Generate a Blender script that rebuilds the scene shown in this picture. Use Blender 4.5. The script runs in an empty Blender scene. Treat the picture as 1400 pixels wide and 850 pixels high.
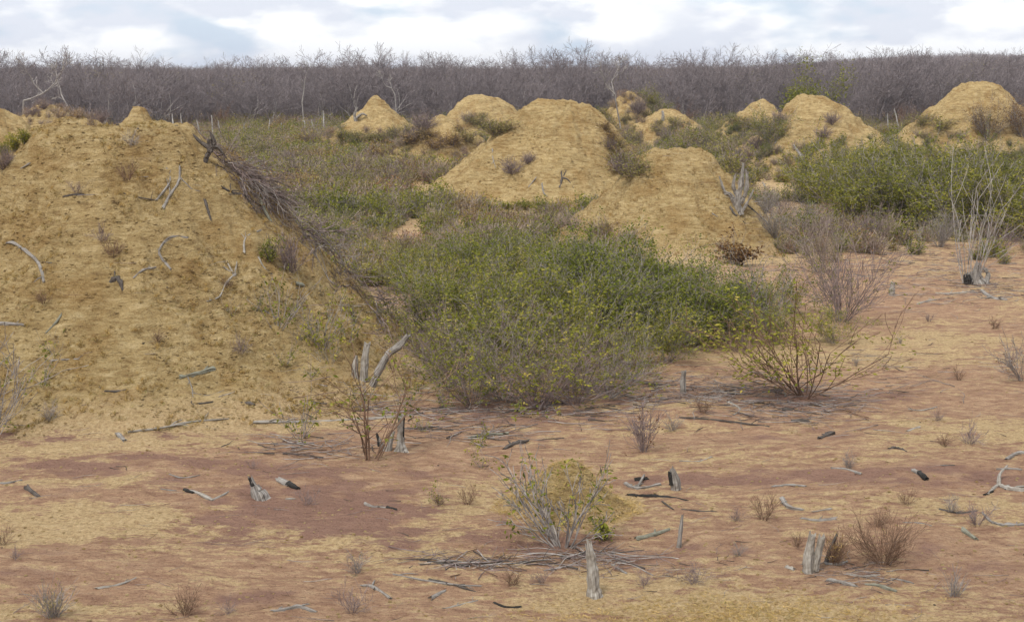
import bpy, math, random
import numpy as np
from mathutils import Vector, Matrix, Euler
C = bpy.context.scene
COL = C.collection
R = math.radians
# ------------------------------------------------------------------ camera
CAMH, PITCH, F = 4.5, R(10.3), 1824.0          # F in pixels of the 1400 wide photo
cd = bpy.data.cameras.new('camera'); cam = bpy.data.objects.new('camera', cd); COL.objects.link(cam)
cam.location = (0, 0, CAMH); cam.rotation_euler = (R(90) - PITCH, 0, 0)
cd.sensor_width = 36; cd.lens = 36 * F / 1400; cd.clip_start = .1; cd.clip_end = 20000
C.camera = cam
# ------------------------------------------------------------------ light
SUN_EL, SUN_AZ = R(58), R(-150)                # azimuth from +Y clockwise: behind-left of camera
C.view_settings.view_transform = 'Standard'; C.view_settings.look = 'None'
C.view_settings.gamma = 1; C.view_settings.use_curve_mapping = False
C.view_settings.exposure = 0.30
w = bpy.data.worlds.new('World'); C.world = w; w.use_nodes = True
nt = w.node_tree; nt.nodes.clear()
def NN(nt, typ, **kw):
    n = nt.nodes.new(typ)
    for k, v in kw.items():
        if k.startswith('i_'):
            key = k[2:]; key = int(key) if key.isdigit() else key
            n.inputs[key].default_value = v
        else: setattr(n, k, v)
    return n
sky = NN(nt, 'ShaderNodeTexSky', sky_type='NISHITA', sun_disc=False, sun_elevation=SUN_EL, sun_rotation=SUN_AZ)
sky.air_density = 1.2; sky.dust_density = 1.5
out = NN(nt, 'ShaderNodeOutputWorld'); bg = NN(nt, 'ShaderNodeBackground')
bg.inputs[1].default_value = 0.098
tc = NN(nt, 'ShaderNodeTexCoord')
mp = NN(nt, 'ShaderNodeMapping'); mp.inputs['Scale'].default_value = (1, 1, 2.5); mp.inputs['Location'].default_value = (3.1, 1.7, .35)
nt.links.new(tc.outputs['Generated'], mp.inputs[0])
def wnoise(scale, detail, rough, dist=0):
    n = NN(nt, 'ShaderNodeTexNoise'); n.inputs['Scale'].default_value = scale; n.inputs['Detail'].default_value = detail
    n.inputs['Roughness'].default_value = rough; n.inputs['Distortion'].default_value = dist
    nt.links.new(mp.outputs[0], n.inputs['Vector']); return n
n1 = wnoise(9, 4, .5, .1); n2 = wnoise(12, 8, .5, .0)
cr = NN(nt, 'ShaderNodeValToRGB'); cr.color_ramp.elements[0].position = .31; cr.color_ramp.elements[1].position = .41
cr.color_ramp.elements[0].color = (0.12,)*3 + (1,); cr.color_ramp.elements[1].color = (1, 1, 1, 1)
vo = NN(nt, 'ShaderNodeTexVoronoi', feature='SMOOTH_F1'); vo.inputs['Scale'].default_value = 11; vo.inputs['Smoothness'].default_value = .35
vd = NN(nt, 'ShaderNodeMix', data_type='RGBA', blend_type='ADD'); vd.inputs[0].default_value = .10; nt.links.new(mp.outputs[0], vd.inputs[6]); nt.links.new(n2.outputs['Color'], vd.inputs[7]); nt.links.new(vd.outputs[2], vo.inputs['Vector'])
m1 = NN(nt, 'ShaderNodeMath', operation='MULTIPLY_ADD'); m1.inputs[1].default_value = -.42; m1.inputs[2].default_value = .17; nt.links.new(vo.outputs['Distance'], m1.inputs[0])
m2 = NN(nt, 'ShaderNodeMath', operation='ADD'); nt.links.new(m1.outputs[0], m2.inputs[0]); nt.links.new(n1.outputs[0], m2.inputs[1])
nt.links.new(m2.outputs[0], cr.inputs[0])
m3 = NN(nt, 'ShaderNodeMath', operation='ADD'); nt.links.new(m1.outputs[0], m3.inputs[0])
c2 = NN(nt, 'ShaderNodeValToRGB'); c2.color_ramp.elements[0].position = .37; c2.color_ramp.elements[1].position = .50
c2.color_ramp.elements[0].color = (6.9, 7.25, 8.0, 1); c2.color_ramp.elements[1].color = (9.3, 9.4, 9.5, 1)
nt.links.new(n2.outputs[0], m3.inputs[1]); nt.links.new(m3.outputs[0], c2.inputs[0])
skb = NN(nt, 'ShaderNodeMix', data_type='RGBA'); skb.inputs[0].default_value = .75; skb.inputs[7].default_value = (6.0, 7.3, 9.0, 1); nt.links.new(sky.outputs[0], skb.inputs[6])
skm = NN(nt, 'ShaderNodeMix', data_type='RGBA', blend_type='MIX')
nt.links.new(cr.outputs[0], skm.inputs[0]); nt.links.new(skb.outputs[2], skm.inputs[6]); nt.links.new(c2.outputs[0], skm.inputs[7])
nt.links.new(skm.outputs[2], bg.inputs[0]); nt.links.new(bg.outputs[0], out.inputs[0])
sl = bpy.data.lights.new('sun', 'SUN'); so = bpy.data.objects.new('sun', sl); COL.objects.link(so)
sl.energy = 2.4; sl.angle = R(9); sl.color = (1, .96, .88)
sd = Vector((math.sin(SUN_AZ) * math.cos(SUN_EL), math.cos(SUN_AZ) * math.cos(SUN_EL), math.sin(SUN_EL)))
so.rotation_euler = sd.to_track_quat('Z', 'Y').to_euler(); so.location = (0, 0, 30)

# ------------------------------------------------------------------ numpy noise
_rs = np.random.RandomState(5); _perm = _rs.permutation(256); _perm = np.concatenate([_perm] * 3)
_ang = _rs.rand(256) * 2 * np.pi; _gx, _gy = np.cos(_ang), np.sin(_ang)
def pn(x, y, s=0):
    x = np.asarray(x, float) + s * 17.31; y = np.asarray(y, float) + s * 9.77
    xi = np.floor(x).astype(int); yi = np.floor(y).astype(int); xf = x - xi; yf = y - yi
    u = xf**3 * (xf * (xf * 6 - 15) + 10); v = yf**3 * (yf * (yf * 6 - 15) + 10)
    def g(a, b):
        h = _perm[_perm[(xi + a) & 255] + ((yi + b) & 255)]
        return _gx[h] * (xf - a) + _gy[h] * (yf - b)
    n00, n10, n01, n11 = g(0, 0), g(1, 0), g(0, 1), g(1, 1)
    return 1.5 * ((n00 * (1 - u) + n10 * u) * (1 - v) + (n01 * (1 - u) + n11 * u) * v)
def fbm(x, y, s=0, o=4, r=.5):
    t = 0; a = 1
    for i in range(o):
        t = t + a * pn(x * 2**i, y * 2**i, s + i * 3.3); a *= r
    return t
def sstep(a, b, x):
    t = np.clip((x - a) / (b - a), 0, 1); return t * t * (3 - 2 * t)
# ------------------------------------------------------------------ camera rays and terrain
def ray(px, py):
    a = (px - 700) / F; b = (425 - py) / F
    return np.array([a, math.cos(PITCH) + b * math.sin(PITCH), -math.sin(PITCH) + b * math.cos(PITCH)])
def plane(px, py):
    r = ray(px, py); t = -CAMH / r[2]; return np.array([r[0] * t, r[1] * t])
def base_y(d): return d
def gz(x, y):
    x = np.asarray(x, float); y = np.asarray(y, float)
    d = np.hypot(x, y)
    z = .10 * fbm(x * .12, y * .12, 1, 3) * sstep(4, 14, d)
    z = z + .03 * fbm(x * .9, y * 1.3, 2, 3) + .012 * fbm(x * 4, y * 6, 4, 3, .6)
    z = z + 6.5 * sstep(230, 650, y) * sstep(-20, 110, x - y * .18 + 10) * (1 - .4 * sstep(0, 160, x - y * .33)) + 0.6 * sstep(250, 900, y)
    z = z + .10 * np.exp(-((x - 2.35)**2 / .8 + (y - 17.2)**2 / .35))      # small sand heap by the thicket
    return z
# mounds: px of centre, distance, height, radii left right front back, roundness a, exponent, seed
MD = [
 dict(k='A', px=180, d=21.2, H=3.60, L=5.9, Rr=5.1, Fr=5.3, B=5.0, a=.32, e=1.62, s=1, cap=.86),
 dict(k='B', px=190, d=43,   H=3.32, L=4.0, Rr=4.4, Fr=3.8, B=3.8, a=.06, e=1.6, s=2, tip=.06),
 dict(k='C', px=-20, d=44,   H=3.42, L=4.6, Rr=4.8, Fr=4.2, B=4.0, a=.2, e=1.2, s=3),
 dict(k='X', px=66,  d=62,   H=2.95, L=3.2, Rr=3.2, Fr=3.5, B=3.2, a=.32, e=1.1, s=4),
 dict(k='Y', px=112, d=33,   H=3.36, L=3.6, Rr=3.6, Fr=3.6, B=3.4, a=.3, e=1.25, s=16),
 dict(k='D', px=513, d=73,   H=3.18, L=5.4, Rr=5.4, Fr=4.8, B=4.2, a=.05, e=1.9, s=5, sv=.36, tip=.09),
 dict(k='E', px=603, d=62,   H=2.42, L=3.9, Rr=3.9, Fr=4.3, B=3.4, a=.14, e=1.6, s=6, sv=.38),
 dict(k='F', px=654, d=79,   H=2.93, L=4.8, Rr=6.6, Fr=4.6, B=4.2, a=.16, e=1.75, s=7, cap=.88, sv=.36),
 dict(k='G', px=768, d=47,   H=3.33, L=5.8, Rr=4.7, Fr=4.7, B=4.4, a=.24, e=1.65, s=8, cap=.86, sv=.72),
 dict(k='H', px=922, d=34.5, H=2.43, L=3.6, Rr=3.4, Fr=3.7, B=3.2, a=.28, e=1.4, s=9, cap=.88),
 dict(k='I', px=1108,d=60,   H=3.26, L=4.6, Rr=6.6, Fr=5.0, B=4.2, a=.14, e=1.6, s=10, cap=.92, sv=.42),
 dict(k='J', px=1040,d=78,   H=2.74, L=4.2, Rr=4.2, Fr=4.2, B=3.2, a=.12, e=1.6, s=11, sv=.3),
 dict(k='K', px=912, d=80,   H=2.05, L=4.0, Rr=4.0, Fr=4.0, B=3.2, a=.2, e=1.4, s=12, sv=.3),
 dict(k='L', px=1338,d=66,   H=3.92, L=6.2, Rr=6.6, Fr=5.2, B=4.2, a=.13, e=1.6, s=13, cap=.93, sv=.5),
 dict(k='M', px=860, d=86,   H=2.95, L=3.6, Rr=4.4, Fr=3.5, B=3.2, a=.12, e=1.35, s=14),
 dict(k='Q', px=780, d=13.35, H=.54, L=.74, Rr=.66, Fr=.55, B=.6, a=.22, e=1.25, s=15),
]
for m in MD:
    dep = m['d'] * math.cos(PITCH) + (CAMH - m['H']) * math.sin(PITCH)
    m['x'] = (m['px'] - 700) / F * dep; m['y'] = m['d']
    m['z0'] = float(gz(m['x'], m['y']))
MK = {m['k']: m for m in MD}
def mound_h(m, x, y):
    dx = np.asarray(x, float) - m['x']; dy = np.asarray(y, float) - m['y']
    rx = np.where(dx < 0, m['L'], m['Rr']); ry = np.where(dy < 0, m['Fr'], m['B'])
    sz = m['H'] / 3.3
    ph = np.arctan2(dy / ry, dx / rx); s = m['s']
    cxn, cyn = np.cos(ph), np.sin(ph)
    rr = np.hypot(dx, dy)
    rough = 1 + .13 * fbm(cxn * 1.3 + 5, cyn * 1.3, s, 2) + .035 * fbm(cxn * 5, cyn * 5, s + 2, 2)
    t = np.sqrt((dx / rx)**2 + (dy / ry)**2) / rough
    a = m['a']; q = (np.sqrt(t * t + a * a) - a) / (math.sqrt(1 + a * a) - a)
    core = np.clip(1 - q, 0, 1)**m['e']
    if 'tip' in m: core = (core + m['tip'] * np.exp(-(t / .10)**2)) / (1 + m['tip'])
    if 'cap' in m: c_ = m['cap']; core = np.where(core > c_ - .12, c_ - .12 + .12 * np.tanh((core - c_ + .12) / .12), core) / c_
    k = 1 / max(sz, .25)
    w = np.clip(core * 5, 0, 1)
    det = .15 * fbm(dx * .55 * k, dy * .55 * k, s + 20, 2) + .07 * fbm(dx * 1.7 * k, dy * 1.7 * k, s + 31, 3, .55) \
        + .028 * fbm(dx * 7 * k, dy * 8 * k, s + 40, 3, .6)
    det = det + .055 * (.35 - abs(pn(dx * 2.3 * k + .5 * pn(dx * 3, dy * 3, s), dy * 2.3 * k, s + 60))) + .03 * (.35 - abs(pn(dx * 6 * k, dy * 6 * k, s + 66))) * (k < 2)
    # erosion steps / slumped terraces
    st = .05 * np.sin((core * 9 + 1.8 * fbm(dx * .5 * k, dy * .5 * k, s + 51, 2)) * 2 * np.pi * .55)
    h = m['H'] * core + (det + st) * w * min(sz, 1)
    return h, t
def Z(x, y):
    x = np.asarray(x, float); y = np.asarray(y, float)
    g = gz(x, y); best = g.copy() if g.shape else np.array(float(g))
    for m in MD:
        near = (abs(x - m['x']) < 8) & (abs(y - m['y']) < 8)
        if not np.any(near): continue
        h, t = mound_h(m, x, y)
        best = np.where(near & (t < 1), np.maximum(best, g * 0 + h + np.minimum(g, h * 0 + g)), best)
    return best
def P(px, py):
    """first point of the terrain seen through that pixel of the photograph"""
    r = ray(px, py); t = np.concatenate([np.arange(6, 60, .04), np.arange(60, 400, .4)])
    X = r[0] * t; Y = r[1] * t; ZZ = CAMH + r[2] * t
    hit = ZZ < Z(X, Y); i = int(np.argmax(hit)) if hit.any() else len(t) - 1
    return np.array([X[i], Y[i], float(Z(X[i], Y[i]))])
def scale_at(p):      # metres per photo pixel at a point
    return (p[1] * math.cos(PITCH) + (CAMH - p[2]) * math.sin(PITCH)) / F

# ------------------------------------------------------------------ materials
def mat(name):
    m = bpy.data.materials.new(name); m.use_nodes = True; t = m.node_tree; t.nodes.clear()
    o = NN(t, 'ShaderNodeOutputMaterial'); return m, t, o
def lk(t, a, b): t.links.new(a, b)
def noise(t, vec, scale, detail=4, rough=.55, dist=0):
    n = NN(t, 'ShaderNodeTexNoise'); n.inputs['Scale'].default_value = scale; n.inputs['Detail'].default_value = detail
    n.inputs['Roughness'].default_value = rough; n.inputs['Distortion'].default_value = dist
    lk(t, vec, n.inputs['Vector']); return n.outputs[0]
def ramp(t, fac, *st):
    r = NN(t, 'ShaderNodeValToRGB'); e = r.color_ramp.elements
    while len(e) < len(st): e.new(.5)
    for i, (p, c) in enumerate(st):
        e[i].position = p; e[i].color = (c if len(c) == 4 else (*c, 1)) if isinstance(c, tuple) else (c, c, c, 1)
    lk(t, fac, r.inputs[0]); return r.outputs[0]
def mth(t, op, a, b=None, clamp=False):
    n = NN(t, 'ShaderNodeMath', operation=op); n.use_clamp = clamp
    for i, v in enumerate((a, b)):
        if v is None: continue
        if isinstance(v, (int, float)): n.inputs[i].default_value = v
        else: lk(t, v, n.inputs[i])
    return n.outputs[0]
def mix(t, f, a, b, mode='MIX'):
    n = NN(t, 'ShaderNodeMix', data_type='RGBA', blend_type=mode)
    for i, v in ((0, f), (6, a), (7, b)):
        if isinstance(v, (int, float)): n.inputs[i].default_value = v
        elif isinstance(v, tuple): n.inputs[i].default_value = (*v, 1)
        else: lk(t, v, n.inputs[i])
    return n.outputs[2]
def attr(t, name): 
    n = NN(t, 'ShaderNodeAttribute'); n.attribute_name = name; return n.outputs['Fac']
def principled(t, o, col, rough=.95, bump=None, bs=.5, bd=.02):
    p = NN(t, 'ShaderNodeBsdfPrincipled'); p.inputs['Roughness'].default_value = rough
    p.inputs['Specular IOR Level'].default_value = .12
    if isinstance(col, tuple): p.inputs['Base Color'].default_value = (*col, 1)
    else: lk(t, col, p.inputs['Base Color'])
    if bump is not None:
        b = NN(t, 'ShaderNodeBump'); b.inputs['Strength'].default_value = bs; b.inputs['Distance'].default_value = bd
        lk(t, bump, b.inputs['Height']); lk(t, b.outputs[0], p.inputs['Normal'])
    lk(t, p.outputs[0], o.inputs[0]); return p

def soil_material():
    m, t, o = mat('soil')
    geo = NN(t, 'ShaderNodeNewGeometry').outputs['Position']
    st = NN(t, 'ShaderNodeMapping'); st.inputs['Scale'].default_value = (.42, 1.0, 1.0); lk(t, geo, st.inputs[0]); sv = st.outputs[0]
    och = attr(t, 'ochre'); red = attr(t, 'red')
    nA = noise(t, sv, 2.0, 9, .74, .3); nB = noise(t, sv, 8.5, 8, .78, .2); nC = noise(t, geo, 22, 4, .65); nD = noise(t, geo, 75, 3, .6)
    # yellow wash of fine sand over pinkish red subsoil
    pink = ramp(t, nB, (.36, (.31, .175, .115)), (.50, (.47, .29, .18)), (.62, (.61, .415, .26)))
    purple = ramp(t, nB, (.3, (.26, .145, .108)), (.68, (.40, .24, .17)))
    f = mth(t, 'ADD', mth(t, 'MULTIPLY', nA, 1.0), mth(t, 'MULTIPLY', nB, .5))
    f = mth(t, 'ADD', f, mth(t, 'MULTIPLY', mth(t, 'SUBTRACT', red, .5), .55))
    rf = ramp(t, f, (.80, 0.0), (.98, 1.0))
    c = mix(t, rf, pink, purple)
    sand = ramp(t, nC, (.34, (.46, .315, .16)), (.5, (.61, .44, .23)), (.64, (.72, .55, .31)))
    g = mth(t, 'ADD', mth(t, 'MULTIPLY', nB, .85), mth(t, 'MULTIPLY', noise(t, sv, 19, 5, .7), .30))
    g = mth(t, 'ADD', g, mth(t, 'MULTIPLY', noise(t, sv, .55, 5, .6), .55))
    g = mth(t, 'ADD', g, mth(t, 'MULTIPLY', och, .55))
    g = mth(t, 'SUBTRACT', g, mth(t, 'MULTIPLY', red, .22))
    sf = ramp(t, g, (.805, 0.0), (.885, .85))
    c = mix(t, sf, c, sand)
    # mound earth: crumbly ochre clay
    mv = NN(t, 'ShaderNodeMapping'); mv.inputs['Scale'].default_value = (.55, 1.0, 2.3); lk(t, geo, mv.inputs[0]); mvv = mv.outputs[0]
    clay = ramp(t, noise(t, mvv, 5.5, 9, .78, .35), (.36, (.29, .197, .092)), (.44, (.415, .292, .134)), (.52, (.50, .368, .178)), (.64, (.635, .49, .27)))
    blot = ramp(t, noise(t, geo, 1.2, 5, .6), (.38, (.78, .69, .57)), (.50, (.98, .97, .94)), (.70, (1.08, 1.06, 1.02)))
    clay = mix(t, .8, clay, blot, 'MULTIPLY')
    cf = ramp(t, mth(t, 'ADD', mth(t, 'SUBTRACT', och, .5), mth(t, 'MULTIPLY', nB, .8)), (.36, 0.0), (.66, 1.0))
    c = mix(t, cf, c, clay)
    spk = ramp(t, nD, (.33, (.60, .55, .52)), (.45, (1, 1, 1)))
    c = mix(t, .75, c, spk, 'MULTIPLY')
    spk2 = ramp(t, noise(t, geo, 30, 5, .7), (.34, (.52, .46, .42)), (.43, (1, 1, 1)), (.70, (1.0, 1.0, 1.0)), (.8, (1.22, 1.2, 1.15)))
    c = mix(t, .8, c, spk2, 'MULTIPLY')
    hgt = mth(t, 'ADD', mth(t, 'MULTIPLY', noise(t, mvv, 8, 9, .76), 1.2), mth(t, 'MULTIPLY', nC, .5))
    principled(t, o, c, .98, hgt, 1.0, .10)
    return m
SOIL = soil_material()
def wood_material(name, dark, mid, light, sc=1.0):
    m, t, o = mat(name)
    tcn = NN(t, 'ShaderNodeTexCoord').outputs['UV']
    mpn = NN(t, 'ShaderNodeMapping'); mpn.inputs['Scale'].default_value = (30 * sc, 3 * sc, 1); lk(t, tcn, mpn.inputs[0])
    geo = NN(t, 'ShaderNodeNewGeometry').outputs['Position']
    nn = noise(t, mpn.outputs[0], 1.0, 6, .65, .4)
    c = ramp(t, nn, (.34, dark), (.50, mid), (.66, light))
    bl = ramp(t, noise(t, geo, 11, 4, .6), (.36, (.55, .50, .45)), (.55, (1, 1, 1)))
    c = mix(t, .7, c, bl, 'MULTIPLY')
    principled(t, o, c, .9, nn, .8, .01)
    return m
WOODG = wood_material('weathered_wood', (.09, .078, .068), (.27, .245, .22), (.46, .43, .395))
WOODP = wood_material('pale_wood', (.13, .11, .095), (.34, .31, .27), (.50, .47, .42))
WOODD = wood_material('dark_wood', (.035, .030, .027), (.10, .085, .075), (.19, .165, .145))
WOODL = wood_material('lichen_wood', (.09, .085, .065), (.22, .215, .165), (.36, .36, .29))
CHAR = wood_material('charred_wood', (.010, .010, .010), (.032, .030, .028), (.095, .088, .080))
def twig_material(name, a, b):
    m, t, o = mat(name)
    c = ramp(t, attr(t, 'rnd'), (0, a), (1, b)); 
    geo = NN(t, 'ShaderNodeNewGeometry').outputs['Position']
    c = mix(t, .6, c, ramp(t, noise(t, geo, 8, 2), (.35, .6), (.65, 1.25)), 'MULTIPLY')
    principled(t, o, c, .9); return m
def leaf_material(name, *stops):
    m, t, o = mat(name)
    c = ramp(t, attr(t, 'rnd'), *stops)
    oi = NN(t, 'ShaderNodeObjectInfo').outputs['Random']
    c = mix(t, 1.0, c, ramp(t, oi, (0, (.80, .84, .8)), (1, (1.18, 1.12, 1.0))), 'MULTIPLY')
    d = NN(t, 'ShaderNodeBsdfDiffuse'); tr = NN(t, 'ShaderNodeBsdfTranslucent'); lk(t, c, d.inputs[0]); lk(t, c, tr.inputs[0])
    ms = NN(t, 'ShaderNodeMixShader'); ms.inputs[0].default_value = .30
    lk(t, d.outputs[0], ms.inputs[1]); lk(t, tr.outputs[0], ms.inputs[2]); lk(t, ms.outputs[0], o.inputs[0]); return m
TW_GREY = twig_material('grey_twig', (.16, .135, .125), (.36, .32, .29))
TW_PURP = twig_material('purple_twig', (.15, .108, .10), (.32, .25, .235))
TW_SCRUB = twig_material('scrub_twig', (.22, .165, .13), (.42, .33, .27))
TW_FOR = twig_material('forest_twig', (.120, .098, .100), (.285, .242, .240))
TW_PALE = twig_material('pale_twig', (.24, .215, .20), (.42, .385, .355))
TW_BROWN = twig_material('brown_twig', (.12, .072, .048), (.26, .165, .11))
LF_GREEN = leaf_material('green_leaf', (0, (.115, .125, .022)), (.45, (.215, .225, .036)), (.8, (.31, .295, .055)), (1, (.42, .35, .10)))
LF_DEEP = leaf_material('deep_green_leaf', (0, (.09, .11, .02)), (.55, (.175, .20, .032)), (1, (.28, .28, .055)))
LF_YEL = leaf_material('yellow_green_leaf', (0, (.12, .135, .025)), (.6, (.21, .215, .04)), (1, (.30, .28, .07)))
LF_OLIVE = leaf_material('olive_weed', (0, (.17, .145, .055)), (.5, (.28, .245, .085)), (1, (.40, .34, .14)))
LF_BROWN = leaf_material('brown_leaf', (0, (.09, .045, .020)), (.6, (.20, .11, .045)), (1, (.27, .18, .08)))
LF_RED = leaf_material('red_brown_leaf', (0, (.11, .050, .032)), (.6, (.19, .095, .055)), (1, (.26, .15, .085)))
STRAW = leaf_material('straw', (0, (.22, .145, .055)), (.6, (.38, .265, .105)), (1, (.50, .37, .17)))
LF_TAN = leaf_material('tan_leaf', (0, (.17, .11, .045)), (.6, (.30, .21, .09)), (1, (.42, .31, .15)))
LF_RUST = leaf_material('rust_leaf', (0, (.20, .09, .045)), (.6, (.32, .17, .08)), (1, (.40, .27, .13)))
TW_STAKE = twig_material('stake_wood', (.28, .26, .235), (.46, .43, .40))
LF_OLG = leaf_material('olive_green_leaf', (0, (.12, .125, .026)), (.5, (.22, .22, .042)), (1, (.36, .32, .085)))
STRAWP = leaf_material('pale_straw', (0, (.34, .24, .10)), (.6, (.52, .38, .17)), (1, (.66, .51, .26)))
# ------------------------------------------------------------------ mesh helpers
def mesh_from(name, V, Q=None, T=None, mats=(), mi=None, rnd=None, uv=None, smooth=False, vattr=None):
    me = bpy.data.meshes.new(name); V = np.asarray(V, np.float32)
    nq = 0 if Q is None else len(Q); ntr = 0 if T is None else len(T)
    loops = []
    if nq: loops.append(np.asarray(Q, np.int32).ravel())
    if ntr: loops.append(np.asarray(T, np.int32).ravel())
    L = np.concatenate(loops); me.vertices.add(len(V)); me.vertices.foreach_set('co', V.ravel())
    me.loops.add(len(L)); me.loops.foreach_set('vertex_index', L)
    me.polygons.add(nq + ntr)
    ls = np.concatenate([np.arange(nq) * 4, nq * 4 + np.arange(ntr) * 3]).astype(np.int32)
    me.polygons.foreach_set('loop_start', ls)
    try: me.polygons.foreach_set('loop_total', np.concatenate([np.full(nq, 4), np.full(ntr, 3)]).astype(np.int32))
    except Exception: pass
    if mi is not None: me.polygons.foreach_set('material_index', np.asarray(mi, np.int32))
    me.polygons.foreach_set('use_smooth', np.full(nq + ntr, smooth))
    if rnd is not None:
        a = me.attributes.new('rnd', 'FLOAT', 'FACE'); a.data.foreach_set('value', np.asarray(rnd, np.float32))
    if vattr:
        for k, v in vattr.items():
            a = me.attributes.new(k, 'FLOAT', 'POINT'); a.data.foreach_set('value', np.asarray(v, np.float32))
    if uv is not None:
        ul = me.uv_layers.new(name='UVMap'); ul.data.foreach_set('uv', np.asarray(uv, np.float32)[L].ravel())
    for mm in mats: me.materials.append(mm)
    me.update(calc_edges=True); me.validate()
    return me
def segs_mesh(name, segs, mat_, sides=3, rng=None):
    """segments (p0,p1,r0,r1) -> thin prisms"""
    S = np.array([[*a, *b, r0, r1] for a, b, r0, r1 in segs], float)
    p0, p1, r0, r1 = S[:, :3], S[:, 3:6], S[:, 6], S[:, 7]
    d = p1 - p0; d /= np.linalg.norm(d, axis=1, keepdims=True) + 1e-9
    ref = np.where(abs(d[:, 2:3]) > .9, np.array([[1., 0, 0]]), np.array([[0, 0, 1.]]))
    u = np.cross(d, ref); u /= np.linalg.norm(u, axis=1, keepdims=True) + 1e-9; v = np.cross(d, u)
    n = len(S); V = np.zeros((n, 2, sides, 3))
    for i in range(sides):
        a = 2 * math.pi * i / sides; o = u * math.cos(a) + v * math.sin(a)
        V[:, 0, i] = p0 + o * r0[:, None]; V[:, 1, i] = p1 + o * r1[:, None]
    base = (np.arange(n) * 2 * sides)[:, None]
    Q = np.concatenate([np.stack([base[:, 0] + i, base[:, 0] + (i + 1) % sides, base[:, 0] + sides + (i + 1) % sides, base[:, 0] + sides + i], 1) for i in range(sides)])
    rs = np.random.RandomState(len(segs)); rr = rs.rand(n)
    return mesh_from(name, V.reshape(-1, 3), Q, mats=[mat_], rnd=np.tile(rr, sides))
def leaves_mesh(name, P_, U_, L_, W_, mat_, seed=0, tone=None):
    """kite shaped leaves at P_, pointing along U_"""
    rs = np.random.RandomState(seed); P_ = np.asarray(P_, float); U_ = np.asarray(U_, float); n = len(P_)
    U_ = U_ / (np.linalg.norm(U_, axis=1, keepdims=True) + 1e-9)
    N_ = rs.normal(size=(n, 3)); N_[:, 2] = abs(N_[:, 2]) + .4
    S_ = np.cross(U_, N_); S_ /= np.linalg.norm(S_, axis=1, keepdims=True) + 1e-9
    L_ = (np.asarray(L_) * (0.7 + .6 * rs.rand(n)))[:, None]; W_ = L_ * W_
    up = np.cross(S_, U_)
    V = np.stack([P_, P_ + U_ * L_ * .45 + S_ * W_ * .5 , P_ + U_ * L_ - up * L_ * .15, P_ + U_ * L_ * .45 - S_ * W_ * .5], 1)
    Q = np.arange(n * 4).reshape(n, 4)
    r = rs.rand(n) if tone is None else np.clip(np.asarray(tone) + rs.normal(size=n) * .18, 0, 1)
    return mesh_from(name, V.reshape(-1, 3), Q, mats=[mat_], rnd=r)
# ------------------------------------------------------------------ object helpers
def tag(o, label=None, cat=None, group=None, kind=None):
    if label: o['label'] = label
    if cat: o['category'] = cat
    if group: o['group'] = group
    if kind: o['kind'] = kind
    return o
def link(name, me, parent=None):
    o = bpy.data.objects.new(name, me); COL.objects.link(o)
    if parent: o.parent = parent
    return o
def thing(name, label, cat, parts, loc, rz=0, sc=1.0, group=None, tilt=(0, 0)):
    """an Empty with one child per (part name, mesh)"""
    e = bpy.data.objects.new(name, None); COL.objects.link(e); e.empty_display_size = .2
    e.location = loc; e.rotation_euler = (tilt[0], tilt[1], rz)
    e.scale = (sc, sc, sc) if isinstance(sc, (int, float)) else sc
    tag(e, label, cat, group)
    for pn_, me in parts: link(pn_, me, e)
    return e
def instancer(name, pts, rz, sc, vi, protos, mat_override=None):
    """ONE object of uncountable cover: a point mesh instancing a few small meshes"""
    me = bpy.data.meshes.new(name); pts = np.asarray(pts, np.float32)
    me.vertices.add(len(pts)); me.vertices.foreach_set('co', pts.ravel())
    for k, v, ty in (('rz', rz, 'FLOAT'), ('sc', sc, 'FLOAT'), ('vi', vi, 'INT')):
        a = me.attributes.new(k, ty, 'POINT'); a.data.foreach_set('value', np.asarray(v, np.int32 if ty == 'INT' else np.float32))
    col = bpy.data.collections.new(name + '_kinds')
    for i, pm in enumerate(protos):
        po = bpy.data.objects.new('%s_kind_%02d' % (name, i), pm); col.objects.link(po)
    o = link(name, me)
    g = bpy.data.node_groups.new(name, 'GeometryNodeTree')
    g.interface.new_socket('Geometry', in_out='INPUT', socket_type='NodeSocketGeometry')
    g.interface.new_socket('Geometry', in_out='OUTPUT', socket_type='NodeSocketGeometry')
    gi = g.nodes.new('NodeGroupInput'); go = g.nodes.new('NodeGroupOutput')
    ci = g.nodes.new('GeometryNodeCollectionInfo'); ci.inputs['Collection'].default_value = col
    ci.inputs['Separate Children'].default_value = True; ci.inputs['Reset Children'].default_value = True
    iop = g.nodes.new('GeometryNodeInstanceOnPoints'); iop.inputs['Pick Instance'].default_value = True
    def na(k, ty):
        n = g.nodes.new('GeometryNodeInputNamedAttribute'); n.data_type = ty; n.inputs[0].default_value = k; return n.outputs[0]
    cx = g.nodes.new('ShaderNodeCombineXYZ'); g.links.new(na('rz', 'FLOAT'), cx.inputs[2])
    g.links.new(gi.outputs[0], iop.inputs['Points']); g.links.new(ci.outputs[0], iop.inputs['Instance'])
    g.links.new(na('vi', 'INT'), iop.inputs['Instance Index']); g.links.new(cx.outputs[0], iop.inputs['Rotation'])
    g.links.new(na('sc', 'FLOAT'), iop.inputs['Scale']); g.links.new(iop.outputs[0], go.inputs[0])
    md = o.modifiers.new('scatter', 'NODES'); md.node_group = g
    return tag(o, kind='stuff')
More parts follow.
